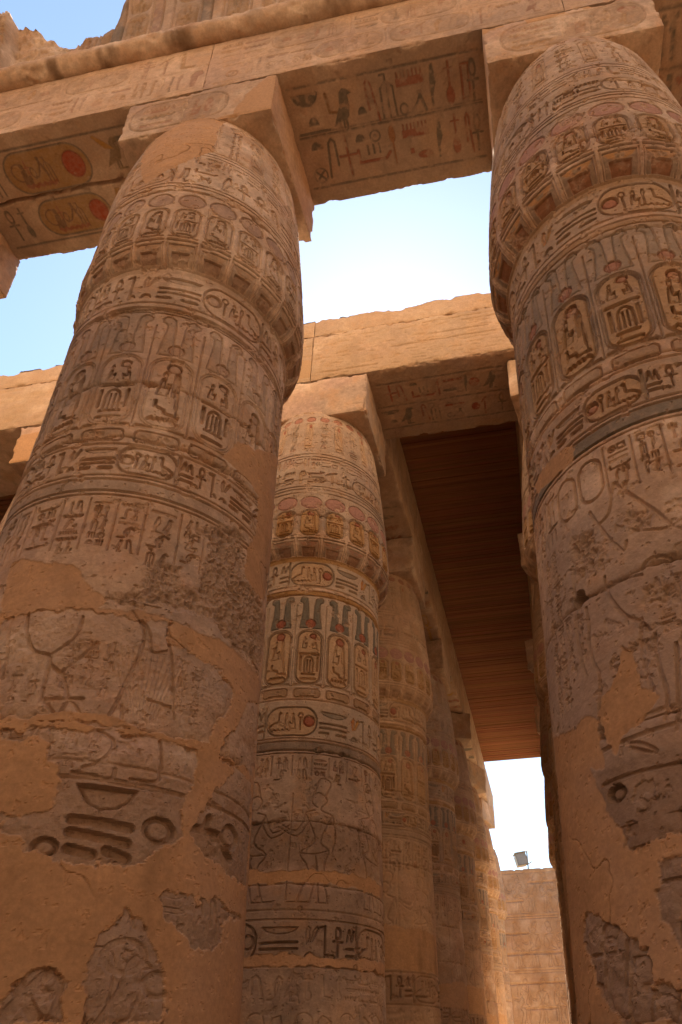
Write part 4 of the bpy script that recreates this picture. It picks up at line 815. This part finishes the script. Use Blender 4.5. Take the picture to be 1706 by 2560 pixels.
# ------------------------------------------------------------------ second beam, behind
arch2 = thing('cross_architrave', (0, 0, 0), 'pale golden stone beam across the second pair of columns, bare chiselled face and ragged top', 'stone beam')
Y1A, Y1B = RY-.984, RY+.984
def bare_face(sd):
    def f(r):
        rng = random.Random(sd)
        for q in range(6): z = rng.uniform(14.5, 15.7); x = rng.uniform(r.S[0], r.S[-1]-1); r.stroke([(x, z), (x+.6, z+rng.uniform(-.03, .03)), (x+rng.uniform(.9, 2.2), z)], .022, depth=.03)
        for q in range(150):
            x = rng.uniform(r.S[0], r.S[-1]); z = rng.uniform(14.4, 15.7); r.stroke([(x, z), (x+rng.uniform(.05, .3), z+rng.uniform(-.03, .03))], .018, depth=.016)
        return dict(tint=((.38, .265, .15), .72), plaster=[[(-.35, 14.42), (-.30, 15.05), (-.05, 15.0), (.35, 14.8), (.42, 14.45)]] if sd == 1 else None)
    return f
def soffit_second(r):
    B, D = dict(col=(.13, .13, .10), pa=.75, depth=.008), dict(col=(.30, .07, .04), pa=1, depth=.008)
    g = lambda nm, x, y, w_, h_, k: glyph(r, nm, x, -y, w_, h_, **k)
    for yy in (4.85, 5.46, 6.08): r.stroke([(1.25, -yy), (4.2, -yy)], .035, depth=.006, col=(.15, .14, .11), pa=.7)
    g('cross', 1.58, 5.12, .3, .42, D); g('hook', 1.82, 5.14, .22, .42, D); g('loaf', 2.1, 4.96, .2, .13, B); g('arm', 2.3, 5.24, .5, .2, D); g('strokes', 2.3, 5.14, .24, .16, B); g('was', 2.62, 5.14, .12, .44, D)
    g('bar', 2.93, 5.0, .4, .13, D); g('mouth', 2.9, 5.25, .4, .14, B); g('disc', 3.38, 5.14, .26, .26, D); g('leaf', 3.2, 5.14, .12, .44, B); g('bird', 3.75, 5.14, .4, .44, B)
    g('basket', 1.48, 5.63, .42, .18, B); g('loaf', 1.5, 5.88, .2, .14, B); g('bird', 1.86, 5.78, .4, .46, B); g('hook', 2.24, 5.76, .2, .44, D); g('plant', 2.46, 5.78, .3, .46, B)
    g('bar', 2.9, 5.66, .42, .13, D); g('adze', 2.9, 5.9, .4, .2, B); g('disc', 3.35, 5.8, .22, .24, D); g('was', 3.55, 5.8, .14, .44, D); g('ankh', 3.92, 5.78, .2, .44, B)
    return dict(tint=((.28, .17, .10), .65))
for i, (a, b) in enumerate(((-10.9, -5.435), (-5.435, 0), (0, 5.435), (5.435, 10.9))):
    main = i in (1, 2); rs = (.018, .018, .018) if main else (.05, .05, .05)
    rel = {'-Y': bare_face(i if i else 5)}
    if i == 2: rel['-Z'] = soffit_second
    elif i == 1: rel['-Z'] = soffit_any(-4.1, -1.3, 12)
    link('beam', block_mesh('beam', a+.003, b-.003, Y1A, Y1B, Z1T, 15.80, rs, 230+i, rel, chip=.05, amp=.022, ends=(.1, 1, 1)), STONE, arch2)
    link('capping_course', block_mesh('capping_course', a+.003, b-.003, Y1A+.03, Y1B, 15.803, 16.36, rs, 240+i*2, {'-Y': lambda r: dict(tint=((.39, .265, .15), .72))}, chip=.06, amp=.02, topnoise=.08, ends=(.03, 1, 1)), STONE, arch2)

# ------------------------------------------------------------------ beams running back over the rows, and the timber roofs
def beam_text(sd):
    def f(r):
        rng = random.Random(sd); text_row(r, r.S[0]+.2, r.S[-1]-.2, 14.6, 15.5, rng, [OCH, RED, None], .4, .014); return dict(tint=((.46, .28, .13), .5))
    return f
for (bx, lab, n1) in ((0, 'row of stone beams over the left columns, running back along the wooden roof', 7), (5.435, 'row of stone beams over the right columns, hidden mostly behind the near one', 6), (-5.435, 'row of stone beams in the dark left aisle', 6)):
    t = thing('side_architrave', (bx, 0, 0), lab, 'stone beam')
    for n in range(1, n1):
        ya = Y1B+.004 if n == 1 else RY*n+.003; yb = RY*(n+1)-.003 if n < n1-1 else RY*(n+1)-.95
        link('beam', block_mesh('beam', -1.2, 1.2, ya, yb, Z1T, 16.33, (.04, .03, .03), 260+n+int(bx*7), {'+X': beam_text(n), '-X': beam_text(n+20), '-Z': soffit_any(-1, 1, n)} if n < 5 else {'+X': beam_text(n)}, chip=.05, amp=.012), STONE, t)
def wood_material():
    m = bpy.data.materials.new('roof_boards'); m.use_nodes = True; n = m.node_tree.nodes; l = m.node_tree.links; b = n['Principled BSDF']; b.inputs['Roughness'].default_value = .75; b.inputs['Specular IOR Level'].default_value = .2
    at = n.new('ShaderNodeAttribute'); at.attribute_name = 'col'; tc = n.new('ShaderNodeTexCoord'); mp = n.new('ShaderNodeMapping'); mp.inputs['Scale'].default_value = (.6, 22, 22)
    t = n.new('ShaderNodeTexNoise'); t.inputs['Scale'].default_value = 2.5; t.inputs['Detail'].default_value = 6; l.new(tc.outputs['Object'], mp.inputs['Vector']); l.new(mp.outputs['Vector'], t.inputs['Vector'])
    mr = n.new('ShaderNodeMapRange'); mr.inputs[1].default_value = .3; mr.inputs[2].default_value = .7; mr.inputs[3].default_value = .8; mr.inputs[4].default_value = 1.12; l.new(t.outputs['Fac'], mr.inputs[0])
    mx = n.new('ShaderNodeMix'); mx.data_type = 'RGBA'; mx.blend_type = 'MULTIPLY'; mx.inputs['Factor'].default_value = 1
    l.new(at.outputs['Color'], mx.inputs['A']); l.new(mr.outputs[0], mx.inputs['B']); l.new(mx.outputs['Result'], b.inputs['Base Color'])
    return m
WOOD = wood_material()
def deck(y0, y1, x0, x1, sd):
    rng = random.Random(sd); V, F, Cc = [], [], []; y = y0; k = 0
    while y < y1:
        wd = rng.uniform(.07, .11); dz = rng.uniform(-.012, .012); c = np.array((.27, .108, .043))*rng.uniform(.84, 1.12); c[1] *= rng.uniform(.9, 1.15)
        a, b, z0, z1 = y+.003, min(y+wd, y1)-.003, 16.40+dz, 16.46
        o = len(V); V += [(x0, a, z0), (x1, a, z0), (x1, b, z0), (x0, b, z0), (x0, a, z1), (x1, a, z1), (x1, b, z1), (x0, b, z1)]
        F += [(o, o+3, o+2, o+1), (o+4, o+5, o+6, o+7), (o, o+1, o+5, o+4), (o+1, o+2, o+6, o+5), (o+2, o+3, o+7, o+6), (o+3, o, o+4, o+7)]
        Cc += [(*c, 1)]*8; y += wd
    return mesh_from('deck', np.array(V), np.array(F), np.array(Cc), smooth=False)
def slab(name, x0, x1, y0, y1, z0, z1, c):
    V = [(x, y, z) for z in (z0, z1) for (x, y) in ((x0, y0), (x1, y0), (x1, y1), (x0, y1))]
    F = [(0, 3, 2, 1), (4, 5, 6, 7), (0, 1, 5, 4), (1, 2, 6, 5), (2, 3, 7, 6), (3, 0, 4, 7)]
    return mesh_from(name, np.array(V), np.array(F), np.array([(*c, 1)]*8), smooth=False)
for (a, b, lab, y0, y1) in ((.12, 5.3, 'reddish brown wooden roof of narrow boards between the two rows of columns', Y1B+.01, 31.9), (-5.3, -.12, 'dark wooden roof over the left aisle, glimpsed beside the patched column', Y1B+.01, 31.9), (5.57, 10.8, 'unseen roof strip added over the right aisle to dim the far columns', 18.5, 24.0)):  # last one is an unseen strip added to keep light off the far columns
    t = thing('wooden_roof', (0, 0, 0), lab, 'roof')
    link('boarding', deck(y0, y1, a, b, int(a*10)+77), WOOD, t)
    link('covering', slab('covering', a, b, y0+.02, y1-.02, 16.475, 16.62, (.4, .3, .2)), WOOD, t)

# ------------------------------------------------------------------ end wall and floodlights
def wall_face(r):
    rng = random.Random(8); x = -8.5; d = .05; r.wide = 1.5
    for z0, h in ((11.6, 2.6), (8.2, 2.7), (4.8, 2.6), (1.3, 2.5)):
        x = -8.5
        while x < 11.5:
            figure(r, x, z0, h*.92, d, flip=rng.random() < .4, rng=rng); x += rng.uniform(.8, 1.25)
            if rng.random() < .5: text_col(r, x-.32, x-.05, z0+h*.55, z0+h, rng, None, 0, d*.8)
    for z in (14.3, 11.4, 11.25, 8.0, 7.85, 4.6, 4.45, 4.3, 1.15): r.stroke([(-9, z), (12, z)], .05, depth=.04)
    for z in (13.6, 12.4, 10.3, 9.0, 7.2, 5.7, 3.6, 2.0):
        x = -9
        while x < 12:
            L = rng.uniform(1.5, 3.5)
            if rng.random() < .75: r.stroke([(x, z), (x+L*.5, z+rng.uniform(-.03, .03)), (x+L, z)], rng.uniform(.06, .11), depth=.09)
            if rng.random() < .5: r.stroke([(x+L, z), (x+L, z-rng.uniform(.6, 1.1))], .05, depth=.05)
            x += L
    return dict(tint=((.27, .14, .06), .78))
WY = 48.0
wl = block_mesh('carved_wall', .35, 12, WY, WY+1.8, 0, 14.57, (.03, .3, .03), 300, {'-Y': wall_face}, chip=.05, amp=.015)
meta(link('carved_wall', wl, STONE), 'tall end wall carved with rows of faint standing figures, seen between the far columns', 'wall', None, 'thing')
st_ = block_mesh('wall_stub', 4.42, 6.6, WY+.1, WY+1.7, 14.57, 14.93, (.05, .05, .05), 301, None, chip=.06)
meta(link('wall_block', st_, STONE), 'loose stone course on top of the end wall, right of the floodlight', 'stone block', None, 'thing')
def paint_mat(name, c, rough=.5, metal=0):
    m = bpy.data.materials.new(name); m.use_nodes = True; n = m.node_tree.nodes; l = m.node_tree.links; b = n['Principled BSDF']; b.inputs['Roughness'].default_value = rough; b.inputs['Metallic'].default_value = metal
    t = n.new('ShaderNodeTexNoise'); t.inputs['Scale'].default_value = 9; t.inputs['Detail'].default_value = 5; cr = n.new('ShaderNodeValToRGB'); tc = n.new('ShaderNodeTexCoord'); l.new(tc.outputs['Object'], t.inputs['Vector'])
    cr.color_ramp.elements[0].color = (*[v*.7 for v in c], 1); cr.color_ramp.elements[1].color = (*[min(1, v*1.15) for v in c], 1); l.new(t.outputs['Fac'], cr.inputs['Fac']); l.new(cr.outputs['Color'], b.inputs['Base Color']); return m
SAGE = paint_mat('dusty_beige_enamel', (.21, .175, .12)); GLASS = paint_mat('dusty_lamp_glass', (.26, .235, .19), .3)
def wedge(name, pts0, pts1):
    V = pts0+pts1; n = len(pts0); me = bpy.data.meshes.new(name)
    me.from_pydata(V, [], [list(range(n))[::-1], list(range(n, 2*n))]+[[i, (i+1) % n, n+(i+1) % n, n+i] for i in range(n)]); me.update(); return me
def tube(name, pts, rad, n=8):
    V, F = [], []
    for i, p in enumerate(pts):
        d = (Vector(pts[min(i+1, len(pts)-1)])-Vector(pts[max(i-1, 0)])).normalized(); a = d.orthogonal().normalized(); b = d.cross(a)
        V += [tuple(Vector(p)+rad*(a*math.cos(2*math.pi*k/n)+b*math.sin(2*math.pi*k/n))) for k in range(n)]
    for i in range(len(pts)-1): F += [[i*n+k, i*n+(k+1) % n, (i+1)*n+(k+1) % n, (i+1)*n+k] for k in range(n)]
    F += [list(range(n))[::-1], list(range((len(pts)-1)*n, len(pts)*n))]
    me = bpy.data.meshes.new(name); me.from_pydata(V, [], F); me.update(); return me
def floodlight(x, y, z, label, rot=0):
    t = thing('floodlight', (x, y, z), label, 'floodlight', 'floodlights on the end wall'); t.rotation_euler.z = rot
    p = link('pole', tube('pole', [(0, 0, -.3), (0, 0, 1.42)], .05), SAGE, t)
    link('bracket', tube('bracket', [(.05, 0, 1.38), (-.42, 0, 1.36), (-.5, -.02, 1.2)], .035), SAGE, t); link('clamp', tube('clamp', [(-.15, 0, .45), (.05, 0, .5), (.32, 0, .62)], .035), SAGE, t)
    Rm = Matrix.Rotation(R_(-14), 4, 'Y') @ Matrix.Rotation(R_(38), 4, 'Z')
    q = lambda u, v, w_: tuple(Rm @ Vector((u, v, w_))+Vector((-.50, -.05, .82)))
    sec = lambda v, k: [q(u*k, v, w_*k) for u, w_ in ((-.36, -.46), (.36, -.46), (.40, -.40), (.40, .40), (.36, .46), (-.36, .46), (-.40, .40), (-.40, -.40))]
    h = link('housing', wedge('housing', sec(-.30, 1), sec(.30, .86)), SAGE, t)
    link('lamp_glass', wedge('lamp_glass', [q(u, -.315, w_) for u, w_ in ((-.33, -.40), (.33, -.40), (.33, .40), (-.33, .40))], [q(u, -.295, w_) for u, w_ in ((-.33, -.40), (.33, -.40), (.33, .40), (-.33, .40))]), GLASS, h)
    link('visor', wedge('visor', [q(-.42, -.42, .44), q(.42, -.42, .44), q(.42, -.42, .48), q(-.42, -.42, .48)], [q(-.42, .2, .44), q(.42, .2, .44), q(.42, .2, .50), q(-.42, .2, .50)]), SAGE, h)
    return t
floodlight(2.62, WY+.7, 14.56, 'beige box floodlight on a short pole on top of the end wall', R_(-20))
floodlight(5.42, WY+.7, 14.92, 'floodlight whose edge peeks out beside the near right column, above the wall', R_(-20))

# ------------------------------------------------------------------ the nave behind the viewpoint: great open-flower columns and the rows beyond
def great_mesh():
    pr = [(0, 2.3), (.5, 2.3), (.55, 1.85), (3, 1.9), (10, 1.75), (16, 1.6), (17.2, 1.62), (18.4, 1.9), (19.4, 2.6), (20, 3.3), (20.2, 3.3), (20.2, .0)]
    zs = np.interp(np.linspace(0, 1, 90), np.linspace(0, 1, len(pr)), [p[0] for p in pr]); rs = np.interp(np.linspace(0, 1, 90), np.linspace(0, 1, len(pr)), [p[1] for p in pr]); th = np.radians(np.arange(0, 360, 5))
    P = np.array([[(r_*math.cos(t), r_*math.sin(t), z) for t in th] for z, r_ in zip(zs, rs)]); P[..., :2] *= 1+.01*fbm(P, .6, 90, 4)[..., None]
    c = stone_colour(P, 91); return mesh_from('great_shaft', P.reshape(-1, 3), grid_faces(len(zs), len(th), True), np.concatenate([c, np.full(c.shape[:2]+(1,), .8)], -1).reshape(-1, 4))
GM = great_mesh()
GB = block_mesh('abacus', -1.3, 1.3, -1.3, 1.3, 20.15, 21.4, (.2, .2, .2), 95, None, chip=.06, skip=())
for i, x in enumerate((-13.5, -6.0, 1.5, 9.0, 16.5)):
    for j, y in enumerate((-9.6, -18.2)):
        t = thing('great_column', (x, y, 0), 'huge open flower column of the nave, behind the viewpoint', 'column', 'great columns of the nave'); link('shaft', GM, STONE, t); link('abacus', GB, STONE, t)
for j, y in enumerate((-9.6, -18.2)):
    t = thing('nave_architrave', (0, y, 0), ('nearer', 'farther')[j]+' long beam over the great nave columns behind the viewpoint', 'stone beam'); link('beam', block_mesh('beam', -16, 19, -1.3, 1.3, 21.4, 23.2, (.3, .3, .3), 96+j, None, chip=.06), STONE, t)
t = thing('far_architrave', (0, -27.5, 0), 'beam over the small columns on the other side of the nave', 'stone beam'); link('beam', block_mesh('beam', -16, 19, -1, 1, 14.36, 19.4, (.3, .3, .3), 99, None, chip=.06), STONE, t)
for i in range(7): make_column((mA, mB)[i % 2], -16+5.4*i, -27.5, Z0B, Z0T, 1.16, .97, 150, 'small column on the other side of the nave', 'small columns across the nave', {}, .1)
for x, ys in ((-5.435, (RY*3, RY*4, RY*5, RY*6)), (-10.87, (RX0, RY, RY*2, RY*3, RY*4, RY*5)), (10.87, (RY*2, RY*3, RY*4, RY*5)), (16.2, (RX0, RY)), (-16.3, (RX0, RY))):
    for n, y in enumerate(ys): make_column((mA, mB)[n % 2], x, y, Z1B, Z1T, 1.2, .98, 160, 'column of the outer aisles, out of view', 'columns of the outer aisles', {}, .1)
for x0, x1 in ((-16.3, -8.05), (10.75, 16.3)):
    t = thing('front_architrave', (0, 0, 0), 'front beam carried on past the '+('left' if x0 < 0 else 'right')+' edge of view', 'stone beam'); link('beam', block_mesh('beam', x0, x1, FY0, FY1, Z0T, 19.2, (.2, .2, .2), 180, None, chip=.05), STONE, t)
for x0, x1, i in ((-16.3, -10.95, 1), (10.95, 16.3, 2)):
    t = thing('cross_architrave', (0, 0, 0), 'second beam carried on past the '+('left' if x0 < 0 else 'right')+' edge of view', 'stone beam'); link('beam', block_mesh('beam', x0, x1, Y1A, Y1B, Z1T, 16.3, (.2, .2, .2), 183, None, chip=.05), STONE, t)
t = thing('wooden_roof', (0, 0, 0), 'wooden roof of the outer left aisle, out of view', 'roof'); link('boarding', deck(Y1B+.01, 31.9, -21.5, -5.57, 5), WOOD, t); link('covering', slab('covering', -21.5, -5.57, Y1B+.02, 31.8, 16.465, 16.62, (.4, .3, .2)), WOOD, t)
for (x0, x1, y0, y1, lb) in ((-24, -22.4, -34, 46, 'left'), (24, 25.6, -34, 46, 'right'), (-24, 26, -36, -34.1, 'rear')):
    meta(link('enclosure_wall', block_mesh('enclosure_wall', x0, x1, y0, y1, 0, 17, (.5, .5, .5), 190, None, chip=.06), STONE), lb+' enclosing wall of the hall, out of view', 'wall', None, 'thing')
